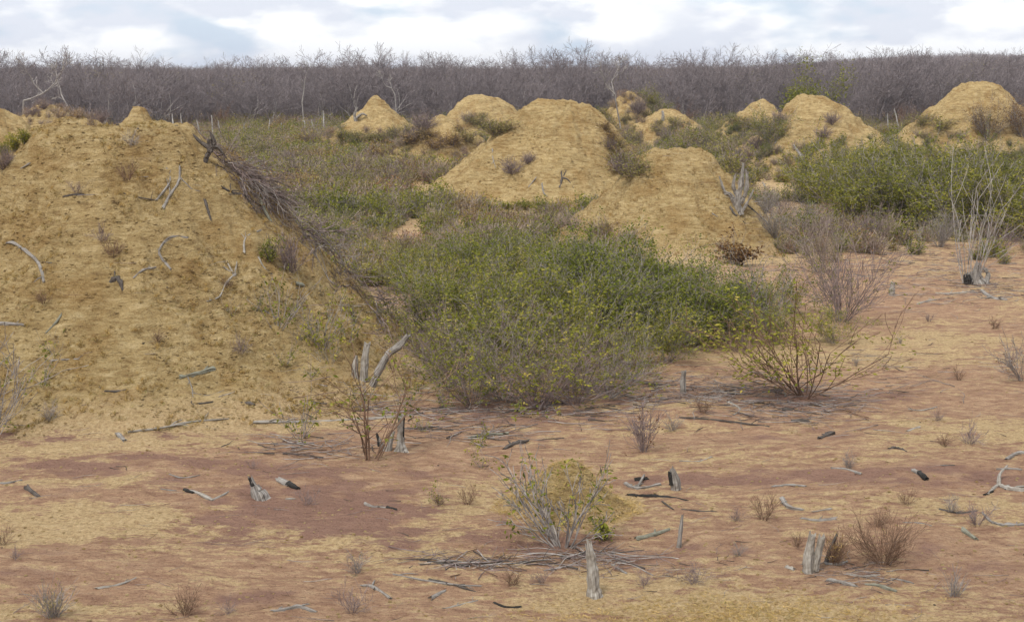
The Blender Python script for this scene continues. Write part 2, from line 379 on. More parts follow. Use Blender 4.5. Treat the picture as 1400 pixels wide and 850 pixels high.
# ------------------------------------------------------------------ ground sheet
RED = [(430, 690, 1.3, 1.0, 1.), (130, 645, 2.2, .5, .8), (90, 690, 1., .4, .4), (250, 600, 2.5, .4, .45), (420, 720, 1.2, .7, .8), (820, 740, 1.6, .5, .8), (960, 655, 1.8, .5, .5),
       (1240, 662, 2.6, .42, 1.), (1100, 600, 1.5, .5, .5), (1100, 540, 3.0, .8, .7), (620, 560, 3.0, .9, .8), (500, 640, 2.2, .4, .5), (1330, 770, 1.5, .5, .6), (1200, 410, 3.0, 1.2, .45),
       (470, 460, 2.4, 2.0, .7), (30, 780, 1.2, .6, .6), (330, 810, 1.0, .3, .7), (650, 800, .7, .3, .3), (30, 600, 1.6, .4, .5)]
YEL = [(80, 720, 1.6, .7, .45), (150, 665, 1.3, .3, .25), (300, 560, 2.2, .6, .2), (620, 700, 1.3, .6, .28), (1350, 600, 2, .6, .25), (1280, 480, 3, .8, .2), (1200, 460, 2, .5, .3), (940, 825, 1.3, .4, .45),
       (560, 740, 1.0, .5, .3), (1000, 590, 1.2, .3, .2), (930, 550, .9, .4, .6), (60, 830, 1.4, .3, .2), (1330, 700, 1.4, .3, .25), (700, 288, 3, 2, .5), (1080, 265, 2.5, 3, .25)]
RED = [(*plane(a, b), c, d, e) for a, b, c, d, e in RED]; YEL = [(*plane(a, b), c, d, e) for a, b, c, d, e in YEL]
def soil_attrs(x, y, tmin=None):
    red = np.full(x.shape, .20); och = np.zeros(x.shape)
    wx = x + .5 * fbm(x * .8, y * .8, 70, 2); wy = y + .35 * fbm(x * .8, y * .8, 80, 2)
    for cx, cy, sx, sy, w_ in RED: red = red + .85 * w_ * (.55 + .9 * np.clip(.5 + fbm(x * 2.2, y * 3.2, 93, 3), 0, 1)) * np.exp(-((wx - cx) / sx)**2 - ((wy - cy) / sy)**2)
    for cx, cy, sx, sy, w_ in YEL: och = och + .8 * w_ * (.55 + .9 * np.clip(.5 + fbm(x * 2.4, y * 3.4, 97, 3), 0, 1)) * np.exp(-((wx - cx) / sx)**2 - ((wy - cy) / sy)**2)
    for m in MD:
        near = (abs(x - m['x']) < 12) & (abs(y - m['y']) < 12)
        if not near.any(): continue
        h, t = mound_h(m, x[near], y[near])
        v = (.95 * (1 - sstep(.55, 1.0, t)) + .45 * (1 - sstep(.8, 1.35, t)) )
        if m['k'] == 'Q': v = v * .9
        och[near] = np.maximum(och[near], v if m['y'] < 48 else v * (1 - .6 * sstep(.8, 1.1, t)))
    och = och + .25 * sstep(26, 60, y) 
    return np.clip(och, 0, 1.4), np.clip(red, 0, 1.3)
def build_ground():
    r = np.concatenate([[.05, 1.5, 3, 5, 6.5, 8], np.arange(8.6, 19, .045), np.arange(19, 33, .09), np.geomspace(33, 120, 150), np.geomspace(122, 1600, 55)])
    a = np.concatenate([np.linspace(-180, -29, 40)[:-1], np.linspace(-29, 29, 520), np.linspace(29, 180, 40)[1:-1]])
    Rr, Aa = np.meshgrid(r, np.radians(a), indexing='ij'); x = Rr * np.sin(Aa); y = Rr * np.cos(Aa)
    z = gz(x, y); nr, na = x.shape
    idx = np.arange(nr * na).reshape(nr, na); nx = np.roll(idx, -1, 1)
    Q = np.stack([idx[:-1], nx[:-1], nx[1:], idx[1:]], -1).reshape(-1, 4)[:, ::-1]
    och, red = soil_attrs(x.ravel(), y.ravel())
    me = mesh_from('ground', np.stack([x, y, z], -1).reshape(-1, 3), Q, mats=[SOIL], smooth=True, vattr=dict(ochre=och, red=red))
    tag(link('ground', me), kind='structure')
build_ground()
def build_mound(m, name, label, cat='mound', dens=1.0, group='conical earth mounds'):
    nph = int((560 if m['k'] == 'A' else 300) * dens); nr = int((300 if m['k'] == 'A' else 130) * dens)
    t = np.linspace(0, 1.16, nr)**.85; ph = np.linspace(0, 2 * np.pi, nph, endpoint=False)
    T_, Ph = np.meshgrid(t, ph, indexing='ij'); c, s = np.cos(Ph), np.sin(Ph)
    dx = T_ * c * np.where(c < 0, m['L'], m['Rr']); dy = T_ * s * np.where(s < 0, m['Fr'], m['B'])
    x, y = dx + m['x'], dy + m['y']; h, tt = mound_h(m, x, y)
    g = gz(x, y)
    z = np.where(tt < 1, h, 0) + g - .05 * np.clip((tt - .93) / .1, 0, 1.5)
    idx = np.arange(nr * nph).reshape(nr, nph); nx = np.roll(idx, -1, 1)
    Q = np.stack([idx[:-1], nx[:-1], nx[1:], idx[1:]], -1).reshape(-1, 4)
    och, red = soil_attrs(x.ravel(), y.ravel())
    V = np.stack([x - m['x'], y - m['y'], z - m['z0']], -1).reshape(-1, 3)
    if m['k'] == 'Q':
        pass
    me = mesh_from(name, V, Q[:, ::-1], mats=[SOIL], smooth=True, vattr=dict(ochre=och, red=red))
    o = link(name, me); o.location = (m['x'], m['y'], m['z0']); tag(o, label, cat, group); return o
LBL = dict(
 A='large ochre earth mound filling the left foreground, brush down its right flank',
 B='pointed ochre mound peeking up just behind the top of the large left mound',
 C='ochre mound cut off by the left edge of the photo, behind the large one',
 X='low dark brush-covered mound under the pale leaning tree, far left',
  Y='brush-topped ridge showing between the large mound and the low far-left one',
 D='pointed ochre mound left of centre, with grey sticks on its left shoulder',
 E='small brownish mound in front of and between two taller mounds',
 F='blunt flat-topped ochre mound behind, just left of the broad central one',
 G='broad tall ochre mound behind the central green thicket',
 H='smooth low mound right of centre, gnarled dead stump on its right shoulder',
 I='ochre mound on the right, dark brush down its left side',
 J='small pale pointed mound far off beside the yellow-green tree',
 K='very low far mound showing just above the right-centre scrub',
 L='tall ochre mound at the right edge, half behind a brown bush',
 M='reddish far mound beneath the leaning dead tree')
for m in MD:
    if m['k'] == 'Q': build_mound(m, 'grass_mound', 'knee-high straw-covered hummock behind the leafy foreground shrub', 'hummock', .6, None)
    else: build_mound(m, 'earth_mound', LBL[m['k']])
#@@PART2
# ------------------------------------------------------------------ plants
def rot_about(d, axis, a):
    return Matrix.Rotation(a, 3, axis) @ d
def perp(rng, d):
    v = Vector((rng.gauss(0, 1), rng.gauss(0, 1), rng.gauss(0, 1))); v -= d * v.dot(d); 
    return v.normalized() if v.length > 1e-4 else Vector((1, 0, 0))
def branch(segs, tips, p, d, L, r, depth, rng, cf):
    n = cf.get('n', 3); st = L / n; r1 = r
    for i in range(n):
        d = (d + perp(rng, d) * cf['wob'] + Vector((0, 0, cf['up']))).normalized()
        q = p + d * st; r2 = max(r * (1 - (i + 1) / n * (1 - cf['taper'])), cf['rmin'])
        segs.append((tuple(p), tuple(q), r1, r2)); p = q; r1 = r2
        tips.append((tuple(p), tuple(d), depth))
        if depth > 0 and rng.random() < cf['side'] and not (i == n - 1):
            branch(segs, tips, p, rot_about(d, perp(rng, d), rng.uniform(*cf['ang'])), L * rng.uniform(.5, .85) * cf['ratio'] / .7, r1 * .7, depth - 1, rng, cf)
    if depth > 0:
        for k in range(cf['fork']):
            branch(segs, tips, p, rot_about(d, perp(rng, d), rng.uniform(*cf['ang']) * .8), L * cf['ratio'] * rng.uniform(.8, 1.15), r1 * .8, depth - 1, rng, cf)
def bare_tree(seed, h=5.0, stems=3, depth=4, r=.05, spread=.35, rmin=.010, **kw):
    rng = random.Random(seed); cf = dict(wob=.16, up=.05, taper=.6, side=.75, ang=(.35, .85), ratio=.70, fork=2, rmin=rmin, n=3); cf.update(kw)
    trunk, tips = [], []
    for i in range(stems):
        a = rng.uniform(0, 6.28); d = Vector((math.cos(a) * spread * rng.uniform(.4, 1.3), math.sin(a) * spread * rng.uniform(.4, 1.3), 1)).normalized()
        branch(trunk, tips, Vector((math.cos(a) * .08, math.sin(a) * .08, -.05)), d, h * .36 * rng.uniform(.8, 1.15), r * rng.uniform(.7, 1.1), depth, rng, cf)
    thick = [s for s in trunk if s[2] > rmin * 2.2]; thin = [s for s in trunk if s[2] <= rmin * 2.2]
    return thick, thin, tips
def scatter_leaves(tips, rng, n, size, w_, mindepth, droop=.5, jit=.06, clump=7):
    c = [t for t in tips if t[2] <= mindepth]; P_, U_, T_ = [], [], []
    while len(P_) < n:
        p, d, _ = rng.choice(c); k = rng.randint(2, clump); j = jit * rng.uniform(.5, 1.4); tone = rng.gauss(.45, .26)
        for i in range(k):
            P_.append([p[k2] + rng.gauss(0, j) for k2 in range(3)]); T_.append(tone)
            U_.append([d[0] * .5 + rng.gauss(0, .6), d[1] * .5 + rng.gauss(0, .6), d[2] * .3 - droop * rng.random() + rng.gauss(0, .3)])
    scatter_leaves.tone = T_
    return P_, U_
# --- the leafless woodland
FT = []   # (trunk mesh, crown mesh)
for i in range(7):
    th, tn, tips = bare_tree(100 + i, h=5.2 if i < 5 else 5.8, stems=[3, 4, 3, 5, 2, 2, 3][i], depth=5, r=.055, spread=[.5, .7, .8, .6, .5, .7, .8][i], up=.02, wob=.2, rmin=.0085, side=.5)
    FT.append((segs_mesh('trunk', th, TW_PALE if i in (2, 5) else TW_FOR), segs_mesh('crown', tn, TW_FOR), tips))
def join_pair(a, b, extra=()):
    """a stuff kind: trunk + crown in one mesh"""
    ms = [a, b, *extra]; V = []; Q = []; r = []; mi = []; mats = []; off = 0
    for k, m_ in enumerate(ms):
        nv = len(m_.vertices); v = np.empty(nv * 3, np.float32); m_.vertices.foreach_get('co', v); V.append(v.reshape(-1, 3))
        q = np.empty(len(m_.polygons) * 4, np.int32); m_.loops.foreach_get('vertex_index', q); Q.append(q.reshape(-1, 4) + off); off += nv
        rr = np.empty(len(m_.polygons), np.float32); m_.attributes['rnd'].data.foreach_get('value', rr); r.append(rr)
        mats.append(m_.materials[0]); mi.append(np.full(len(rr), k))
    return mesh_from('kind', np.concatenate(V), np.concatenate(Q), mats=mats, rnd=np.concatenate(r), mi=np.concatenate(mi))
def leafy(tips, seed, n, size, mat_, md=1, w_=.5, jit=.15, droop=.3):
    P_, U_ = scatter_leaves(tips, random.Random(seed), n, size, w_, md, droop, jit); return leaves_mesh('foliage', P_, U_, size, w_, mat_, seed)
FB = []
for i in range(4):
    th, tn, tips = bare_tree(160 + i, h=5.4, stems=[2, 3, 2, 3][i], depth=5, r=.06, spread=[.6, .5, .8, .7][i], up=.01, wob=.2, rmin=.009, side=.62, ang=(.4, 1.0))
    FB.append((segs_mesh('trunk', th, TW_FOR), segs_mesh('crown', tn, TW_FOR), tips))
forest_kinds = [join_pair(a, b) for a, b, _ in FT]
forest_kinds += [join_pair(FT[1][0], FT[1][1], [leafy(FT[1][2], 5, 500, .12, LF_RED)]), join_pair(FT[3][0], FT[3][1], [leafy(FT[3][2], 6, 350, .12, LF_OLIVE)])]
rs = np.random.RandomState(11)
def fan(n, d0, d1, a=31, pw=1.0):
    d = np.sqrt(d0**2 + (d1**2 - d0**2) * rs.rand(n)**pw); an = np.radians(rs.uniform(-a, a, n)); return d * np.sin(an), d * np.cos(an)
def edge(x): return 98 + 5 * pn(x / 18, 0 * x, 90) + 3 * pn(x / 5, 0 * x, 91) - 3 * sstep(15, 45, x)
fx, fy = fan(3300, 94, 200); sc = rs.uniform(.5, 1.14, len(fx))
fx2, fy2 = fan(7000, 200, 800, 30, 1.0); sc2 = rs.uniform(.7, 1.05, len(fx2))
X = np.concatenate([fx, fx2]); Y = np.concatenate([fy, fy2]); S_ = np.concatenate([sc, sc2]); k = Y > edge(X) + 3
X, Y, S_ = X[k], Y[k], S_[k] 
S_ = S_ * (.86 + .07 * sstep(0, 25, X / Y * 60) ) * (1 + .14 * fbm(X / 25, Y / 25, 95, 2))
vi = rs.choice(9, len(X), p=[.14, .14, .12, .15, .12, .09, .12, .06, .06])
o = instancer('bare_woodland', np.stack([X, Y, gz(X, Y)], 1), rs.uniform(0, 6.28, len(X)), S_, vi, forest_kinds)
tag(o, 'dense leafless grey-purple woodland filling the skyline behind the mounds', 'woodland')
# trees one can tell apart along the front edge
rng = random.Random(3)
n_edge = 0
for i in range(230):
    x = -58 + 116 * (i + rng.random()) / 230; y = edge(np.array(x)) + rng.choice([0, 1.5, 3, 5]) + rng.random() * 2; y = float(y)
    v = rng.choice([0, 1, 2, 3, 4, 5, 6]); parts = [('trunk', FT[v][0]), ('crown', FT[v][1])]
    thing('bare_tree', 'small leafless tree in the front row of the woodland edge', 'tree', parts, (x, y, float(gz(x, y))), rng.uniform(0, 6.28), rng.choice([.5, .6, .68, .75, .8, .86, .98]), 'bare trees along the woodland edge')
# taller crowns breaking the skyline: px, top py, distance
TALL = [(5, 72), (60, 72), (110, 76), (200, 84), (285, 84), (400, 76), (550, 74), (650, 80), (685, 76), (760, 66), (832, 72), (905, 74), (935, 74), (1080, 76), (1130, 78), (1250, 68), (1300, 70), (1350, 72), (18, 70), (45, 66), (75, 64), (88, 66), (135, 70), (150, 72), (240, 80), (330, 75), (352, 78), (428, 66), (450, 60), (470, 57), (488, 60), (505, 64), (522, 72), (585, 72), (612, 75), (712, 72), (735, 64), (775, 66), (792, 54), (812, 68), (850, 76), (880, 76), (960, 68), (975, 62), (1000, 66), (1025, 66), (1060, 74), (1110, 72), (1150, 76), (1180, 74), (1215, 66), (1228, 64), (1265, 74), (1330, 70), (1370, 70), (1395, 68)]
for i, (px, py) in enumerate(TALL):
    d = rng.uniform(118, 150); H_ = CAMH - d * math.tan(PITCH + math.atan((py - 4 - 425) / F)); x = (px - 700) / F * d; v = rng.choice([0, 1, 2, 3])
    g0 = float(gz(x, d)); vz = max(vv.co.z for vv in FB[v][1].vertices) if False else None
    zmax = FB[v][1].get('zmax') or 0
    if not zmax:
        co = np.empty(len(FB[v][1].vertices) * 3, np.float32); FB[v][1].vertices.foreach_get('co', co); zmax = float(co[2::3].max()); FB[v][1]['zmax'] = zmax
    lab = 'tall bare tree whose twiggy crown stands above the woodland skyline'; gp = 'taller crowns above the woodland'
    if px == 470: v = 2
    if px == 470: lab, gp = 'widest bare crown on the skyline, left of centre above the pointed mound', None
    if px == 792: lab, gp = 'tallest bare crown on the skyline, just right of centre', None
    thing('tall_bare_tree', lab, 'tree', [('trunk', FB[v][0]), ('crown', FB[v][1])], (x, d, g0), rng.uniform(0, 6.28), (H_ - g0) / zmax, gp)
# pale leaning trees in front of the wood
def px_tree(name, label, pts_px, d, r, seed, mat_=TW_PALE, depth=3):
    """a tree whose limbs follow polylines measured on the photo, at distance d"""
    segs, tips = [], []; rg = random.Random(seed); cf = dict(wob=.16, up=.03, taper=.6, side=.6, ang=(.35, .9), ratio=.7, fork=2, rmin=.012, n=3)
    def w3(px, py, dd): rr_ = ray(px, py); t = dd / rr_[1]; return Vector((rr_[0] * t, dd, CAMH + rr_[2] * t))
    base = w3(*pts_px[0][0], d); base.z = float(Z(base.x, base.y)) - .05
    thick = []; thin = []
    for li, pl in enumerate(pts_px):
        q = [w3(a, b, d + .25 * j * (1 if li % 2 else -1)) for j, (a, b) in enumerate(pl)]
        if li == 0: q[0] = base.copy()
        for j in range(len(q) - 1):
            r0 = r * (1 - .6 * j / len(q)) * (1 if li == 0 else .75); r1 = r * (1 - .6 * (j + 1) / len(q)) * (1 if li == 0 else .75)
            m_ = (q[j] + q[j + 1]) / 2 + Vector((rg.gauss(0, .05), 0, rg.gauss(0, .05)))
            thick += [(tuple(q[j] - base), tuple(m_ - base), r0, (r0 + r1) / 2), (tuple(m_ - base), tuple(q[j + 1] - base), (r0 + r1) / 2, r1)]
            if j > 0 or li > 0: branch(thin, tips, m_ - base, ((q[j + 1] - q[j]).normalized() + perp(rg, Vector((0, 0, 1))) * .9).normalized(), .5, r1 * .6, depth - 1, rg, cf)
        branch(thin, tips, q[-1] - base, (q[-1] - q[-2]).normalized(), .55, r * .4, depth, rg, cf)
    thing(name, label, 'tree', [('trunk', segs_mesh('trunk', thick, mat_, 5)), ('crown', segs_mesh('crown', thin, mat_))], tuple(base))
px_tree('pale_tree', 'pale-barked bare tree leaning over the dark mound at far left', [[(26, 148), (32, 138), (55, 130), (75, 114), (84, 100)], [(93, 146), (84, 130), (78, 108)], [(60, 128), (44, 112), (38, 100)]], 84, .06, 21)
px_tree('leaning_tree', 'pale forked dead tree leaning left of the reddish far mound', [[(852, 160), (842, 140), (832, 120), (824, 106)], [(838, 132), (836, 112), (842, 100)]], 82, .05, 22)
px_tree('slim_pale_tree', 'slim pale upright dead tree in the dark wood, right of the fence stakes', [[(412, 165), (413, 140), (417, 108)]], 94, .05, 23)
px_tree('slim_pale_tree', 'slim pale bare tree between the pointed mound and the flat-topped one', [[(545, 150), (540, 130), (528, 118)]], 94, .05, 24)
# grey stakes of an old fence at the wood's edge
def stake_mesh(seed, h=1.5, r=.055):
    rg = random.Random(seed); sg = []; p = Vector((0, 0, -.1)); d = Vector((rg.gauss(0, .05), rg.gauss(0, .05), 1)).normalized()
    for i in range(5):
        q = p + d * (h / 5) + Vector((rg.gauss(0, .015), rg.gauss(0, .015), 0)); sg.append((tuple(p), tuple(q), r * (1 - i * .09), r * (1 - (i + 1) * .09))); p = q
    return segs_mesh('stake', sg, TW_STAKE, 6)
SK = [stake_mesh(i) for i in range(5)]
for i, (px, yb, yt) in enumerate([(257, 172, 153), (284, 176, 160), (296, 177, 155), (309, 180, 163), (342, 186, 160), (352, 184, 164), (368, 184, 160), (387, 181, 158), (398, 184, 168), (407, 182, 168), (416, 180, 160), (433, 182, 162), (449, 180, 151), (246, 168, 150), (834, 165, 152), (858, 166, 152), (878, 166, 155), (1003, 172, 158), (1010, 166, 150), (1205, 168, 146), (1222, 168, 147)]):
    d = 87.; x = (px - 700) / F * d; z = float(gz(x, d)); zt = CAMH - d * math.tan(PITCH + math.atan((yt - 425) / F))
    e = link('fence_stake', SK[i % 5]); e.location = (x, d + rng.uniform(-1.5, 1), z); e.scale = (1.1, 1.1, max(.6, (zt - z) / 1.5) * rng.uniform(.75, 1.1)); e.rotation_euler = (rng.gauss(0, .06), rng.gauss(0, .13), rng.uniform(0, 6))
    tag(e, 'thin pale crooked fence stake at the wood edge, ' + ['second from left', 'third from left', 'fourth from left', 'fifth from left', 'sixth from left', 'seventh from left', 'eighth from left', 'ninth from left', 'tenth from left', 'eleventh from left', 'twelfth from left', 'thirteenth from left', 'fourteenth from left', 'leftmost', 'under the leaning dead tree', 'right of the leaning dead tree', 'left of the very low far mound', 'left of the small pale far mound', 'at the small pale far mound', 'far right, left one of two', 'far right, right one of two'][i], 'stake', 'pale stakes of an old fence line')
LM = [('the nearest stump', 808, 785), ('the twin stump', 1110, 760), ('the hollow log', 393, 663), ('the forked wood', 285, 678), ('the slender pale stump', 548, 600), ('the double stump', 495, 500), ('the straw-covered hummock', 790, 660), ('the burnt stump', 918, 660), ('the root branch at the right edge', 1375, 668), ('the black-ended short log', 1258, 650),
      ('the open many-stemmed shrub', 1105, 500), ('the sprouting stump', 1335, 380), ('the dark charred root chunk', 160, 392), ('the C-shaped branch', 230, 348), ('the V-shaped branches', 238, 258), ('the lichened log', 268, 514), ('the long pale stick', 240, 585), ('the arching left-edge branch', 40, 360), ('the splintered branch', 308, 390), ('the bottom-left corner', 20, 840), ('the long bottom stick', 600, 795), ('the brush heap foot', 480, 430)]
USED_L = set()
def near(what, px, py):
    c = sorted(LM, key=lambda l: (l[1] - px)**2 + (l[2] - py)**2)
    for l in c:
        dx, dy = px - l[1], py - l[2]; side = ('right of' if dx > 0 else 'left of') if abs(dx) > abs(dy) else ('in front of' if dy > 0 else 'behind')
        for t_ in (what + ' just ' + side + ' ' + l[0], what + ' farther ' + side + ' ' + l[0]):
            if t_ not in USED_L: USED_L.add(t_); return t_
# --- shrubs: kinds
def shrub(seed, h, spread, stems, leaves, lsize, lw=.5, depth=2, r=.012, rmin=.0032, jit=.03, md=1, stem_mat=TW_GREY, leaf_mat=LF_GREEN, droop=.4, up=.03, side=.7, ratio=.6, straight=.07, fork=1, ang=(.3, .8)):
    rg = random.Random(seed); cf = dict(wob=straight, up=up, taper=.55, side=side, ang=ang, ratio=ratio, fork=fork, rmin=rmin, n=5)
    segs, tips = [], []
    for i in range(stems):
        a = rg.uniform(0, 6.28); k = spread * rg.uniform(.1, 1.15); d = Vector((math.cos(a) * k, math.sin(a) * k, 1)).normalized()
        b = Vector((math.cos(a) * rg.uniform(0, .10) * h, math.sin(a) * rg.uniform(0, .10) * h, -.03))
        branch(segs, tips, b, d, h * rg.uniform(.45, .85), r * rg.uniform(.6, 1.1), depth, rg, cf)
    out_ = [('stem', segs_mesh('stem', segs, stem_mat, 4 if h > .5 else 3))]
    if leaves:
        P_, U_ = scatter_leaves(tips, rg, leaves, lsize, lw, md, droop, jit); tone = scatter_leaves.tone
        out_.append(('foliage', leaves_mesh('foliage', P_, U_, lsize, lw, leaf_mat, seed, tone)))
    return out_
DENSE = [shrub(200 + i, 1.45, .75, 22, 4000, .062, .55, depth=2, r=.009, jit=.075, md=2, leaf_mat=LF_GREEN if i % 2 else LF_DEEP, straight=.2, ratio=.62) for i in range(5)]
MIXED = [shrub(220 + i, 1.5, .85, 20, 3000, .062, .5, depth=2, r=.007, rmin=.0026, jit=.05, md=1, leaf_mat=LF_GREEN, stem_mat=TW_GREY, straight=.14) for i in range(3)]
TW_SCRUB2 = twig_material('shrub_twig', (.20, .155, .125), (.38, .31, .26))
TW_HEAP = twig_material('heap_twig', (.085, .065, .058), (.22, .17, .15))
SPRIG = [shrub(280 + i, .45, 1.0, 7, 70, .055, .45, depth=1, r=.004, rmin=.0022, jit=.03, md=1, leaf_mat=[LF_GREEN, LF_YEL, LF_GREEN][i], droop=.8) for i in range(3)]
TWIGGY = [shrub(240 + i, 1.5, 1.6, 32, 1300, .055, .45, depth=2, r=.007, rmin=.0024, md=1, stem_mat=[TW_PURP, TW_GREY, TW_PURP][i], straight=.09, ratio=.5, side=.5) for i in range(3)]
FAR = [shrub(260 + i, 2.2, 1.0, 18, 5200, .088, .5, depth=2, r=.02, rmin=.006, jit=.08, md=2, leaf_mat=[LF_GREEN, LF_OLG, LF_OLG][i], straight=.22) for i in range(3)]
FARTW = [shrub(270 + i, 2.0, .8, 30, 300, .07, .5, depth=2, r=.014, rmin=.005, stem_mat=[TW_PURP, TW_GREY][i], leaf_mat=LF_OLIVE) for i in range(2)]
def put(name, label, kind, px, py, sc=1.0, group=None, rz=None, cat='shrub', tilt=(0, 0), d=None):
    p = P(px, py)
    if d: x_ = (px - 700) / F * (d * math.cos(PITCH) + 3 * math.sin(PITCH)); p = np.array([x_, d, float(Z(x_, d))])
    return thing(name, label, cat, kind, tuple(p), rng.uniform(0, 6.28) if rz is None else rz, sc, group, tilt)
# the green thicket in the middle, row by row
ORD = ['leftmost', 'second from left', 'third from left', 'fourth from left', 'fifth from left', 'sixth from left', 'seventh from left', 'eighth from left', 'ninth from left', 'tenth from left', 'eleventh from left', 'twelfth from left']
def rows(name, kinds, what, place, group, rws):
    for rn, rw in rws:
        rw = sorted(rw)
        for i, (px, py, s_, v) in enumerate(rw):
            o_ = 'rightmost' if i == len(rw) - 1 and len(rw) > 1 else ORD[i]
            put(name, '%s %s of the %s%s' % (what, o_, rn, place), kinds[v], px, py, (s_ * rng.uniform(.95, 1.3), s_ * rng.uniform(.95, 1.3), s_ * (rng.uniform(.62, 1.28) if name == 'tall_green_shrub' else rng.uniform(.76, 1.18))), group)
rows('green_shrub', DENSE, 'leafy green shrub,', ', central thicket', 'green shrubs of the central thicket', [
 ('back row', [(560, 372, .40, 1), (600, 368, .46, 3), (645, 372, .50, 0), (692, 372, .52, 2), (740, 376, .56, 1), (790, 382, .52, 4), (838, 388, .50, 0), (880, 400, .46, 2)]),
 ('third row', [(585, 400, .56, 3), (635, 402, .66, 4), (690, 405, .72, 1), (740, 410, .76, 3), (785, 415, .74, 0), (830, 420, .66, 1), (880, 428, .62, 2), (930, 432, .6, 0), (1000, 440, .52, 1)]),
 ('second row', [(780, 440, .80, 2), (830, 444, .80, 4), (860, 436, .8, 2), (905, 446, .74, 4), (955, 448, .70, 0), (1010, 452, .60, 2)]),
 ('front row', [(800, 470, .74, 1), (850, 474, .74, 0), (900, 474, .74, 3), (945, 472, .74, 2), (985, 466, .68, 4)])])
rows('half_bare_shrub', MIXED, 'grey-stemmed small-leaved shrub,', ', left side of the thicket', 'half-bare shrubs of the central thicket', [
 ('back row', [(545, 400, .50, 1), (590, 425, .62, 0), (640, 432, .70, 1), (700, 440, .76, 2)]), ('middle row', [(580, 460, .66, 2), (630, 468, .76, 1), (690, 474, .80, 0), (745, 466, .80, 0)]), ('front row', [(655, 500, .74, 2), (715, 508, .76, 0), (775, 505, .72, 1), (850, 500, .56, 2), (915, 494, .46, 0)])])
rows('twiggy_shrub', TWIGGY, 'fan of sparse-leaved twigs,', ' at the thicket front foot', 'twiggy shrubs in front of the thicket', [
 ('rear row', [(540, 440, .55, 0), (585, 492, .6, 2), (640, 520, .72, 0), (800, 530, .66, 0), (860, 522, .5, 1), (1010, 480, .45, 2)]), ('front row', [(610, 530, .6, 0), (645, 552, .72, 2), (690, 548, .86, 1), (738, 556, .92, 2), (785, 552, .76, 0), (830, 545, .6, 1)])])
rows('gully_twig_shrub', TWIGGY, 'low twiggy grey shrub,', ', between brush heap and thicket', 'twiggy shrubs behind the brush heap', [
 ('upper row', [(415, 262, .42, 0), (445, 285, .46, 1), (480, 296, .40, 2)]), ('lower row', [(455, 318, .42, 2), (485, 335, .44, 0), (512, 352, .46, 1), (535, 376, .5, 2), (560, 350, .4, 0)])])
rows('tall_green_shrub', FAR, 'man-high green shrub,', ', right-hand stand', 'green shrubs of the right-hand stand', [
 ('front row', [(1110, 278, .66, 0), (1145, 290, .80, 1), (1180, 304, .84, 0), (1222, 306, .86, 1), (1262, 312, .82, 2), (1302, 320, .78, 0), (1345, 320, .78, 2), (1388, 324, .76, 1), (1425, 327, .8, 0)]),
 ('middle row', [(1120, 250, 0.53, 1), (1165, 258, 0.65, 1), (1205, 258, 0.68, 2), (1248, 262, 0.71, 0), (1292, 262, 0.68, 2), (1337, 265, 0.71, 1), (1382, 268, 0.70, 0), (1420, 268, 0.68, 2)]),
 ('back row', [(1150, 232, 0.43, 0), (1190, 228, 0.48, 2), (1228, 228, 0.48, 1), (1272, 225, 0.49, 2), (1320, 224, 0.46, 0), (1365, 224, 0.46, 2), (1405, 228, 0.50, 1)])])
rows('bare_thorn_shrub', FARTW, 'low bare thorn shrub,', ', right of the smooth mound', 'bare thorn shrubs right of the smooth mound', [
 ('back row', [(1045, 292, .32, 1), (1070, 300, .38, 0), (1100, 312, .42, 1)]), ('front row', [(1060, 326, .38, 1), (1100, 338, .42, 0), (1150, 334, .42, 0), (1195, 336, .4, 0), (1285, 338, .36, 1), (1365, 345, .36, 0)])])
put('yellow_green_tree', 'small yellow-green leafy tree behind the right-hand ochre mound', shrub(301, 2.7, .42, 9, 9000, .10, .5, depth=2, r=.04, rmin=.01, jit=.20, md=1, leaf_mat=LF_YEL, side=.5, ratio=.5, ang=(.3, .7)), 1098, 176, 1.26, cat='tree', d=67)
put('yellow_green_shrub', 'yellow-green bush between the small pale far mound and the right-hand mound', shrub(302, 2.2, .7, 12, 2400, .1, .5, r=.03, rmin=.008, jit=.12, md=2, leaf_mat=LF_YEL), 1055, 200, .62)
put('brown_bush', 'brown-leaved bush half hiding the tall mound at the right edge', shrub(303, 2.6, .9, 24, 4200, .085, .5, r=.02, rmin=.006, jit=.12, md=2, leaf_mat=LF_BROWN), 1352, 192, .6)
put('brown_bush', 'brown-leaved bush cut by the right photo edge beside the tall mound', shrub(304, 2.6, .9, 24, 4200, .085, .5, r=.02, rmin=.006, jit=.12, md=2, leaf_mat=LF_BROWN), 1398, 195, .62)
for i, (px, py, lab) in enumerate([(932, 178, 'reddish bare bush at the wood edge above the smooth mound'), (790, 165, 'reddish bush at the wood edge right behind the broad mound'), (1240, 178, 'reddish-brown bush in the wood edge, left of the right-edge mound'), (1285, 175, 'dark reddish bush right beside the right-edge mound'), (300, 160, 'reddish bush in the wood edge behind the brush pile')]):
    put('reddish_bush', lab, shrub(310 + i, 3.2, .7, 14, 1500, .10, .5, r=.03, rmin=.009, jit=.15, md=1, leaf_mat=LF_RED, stem_mat=TW_BROWN), px, py, .55, d=94)
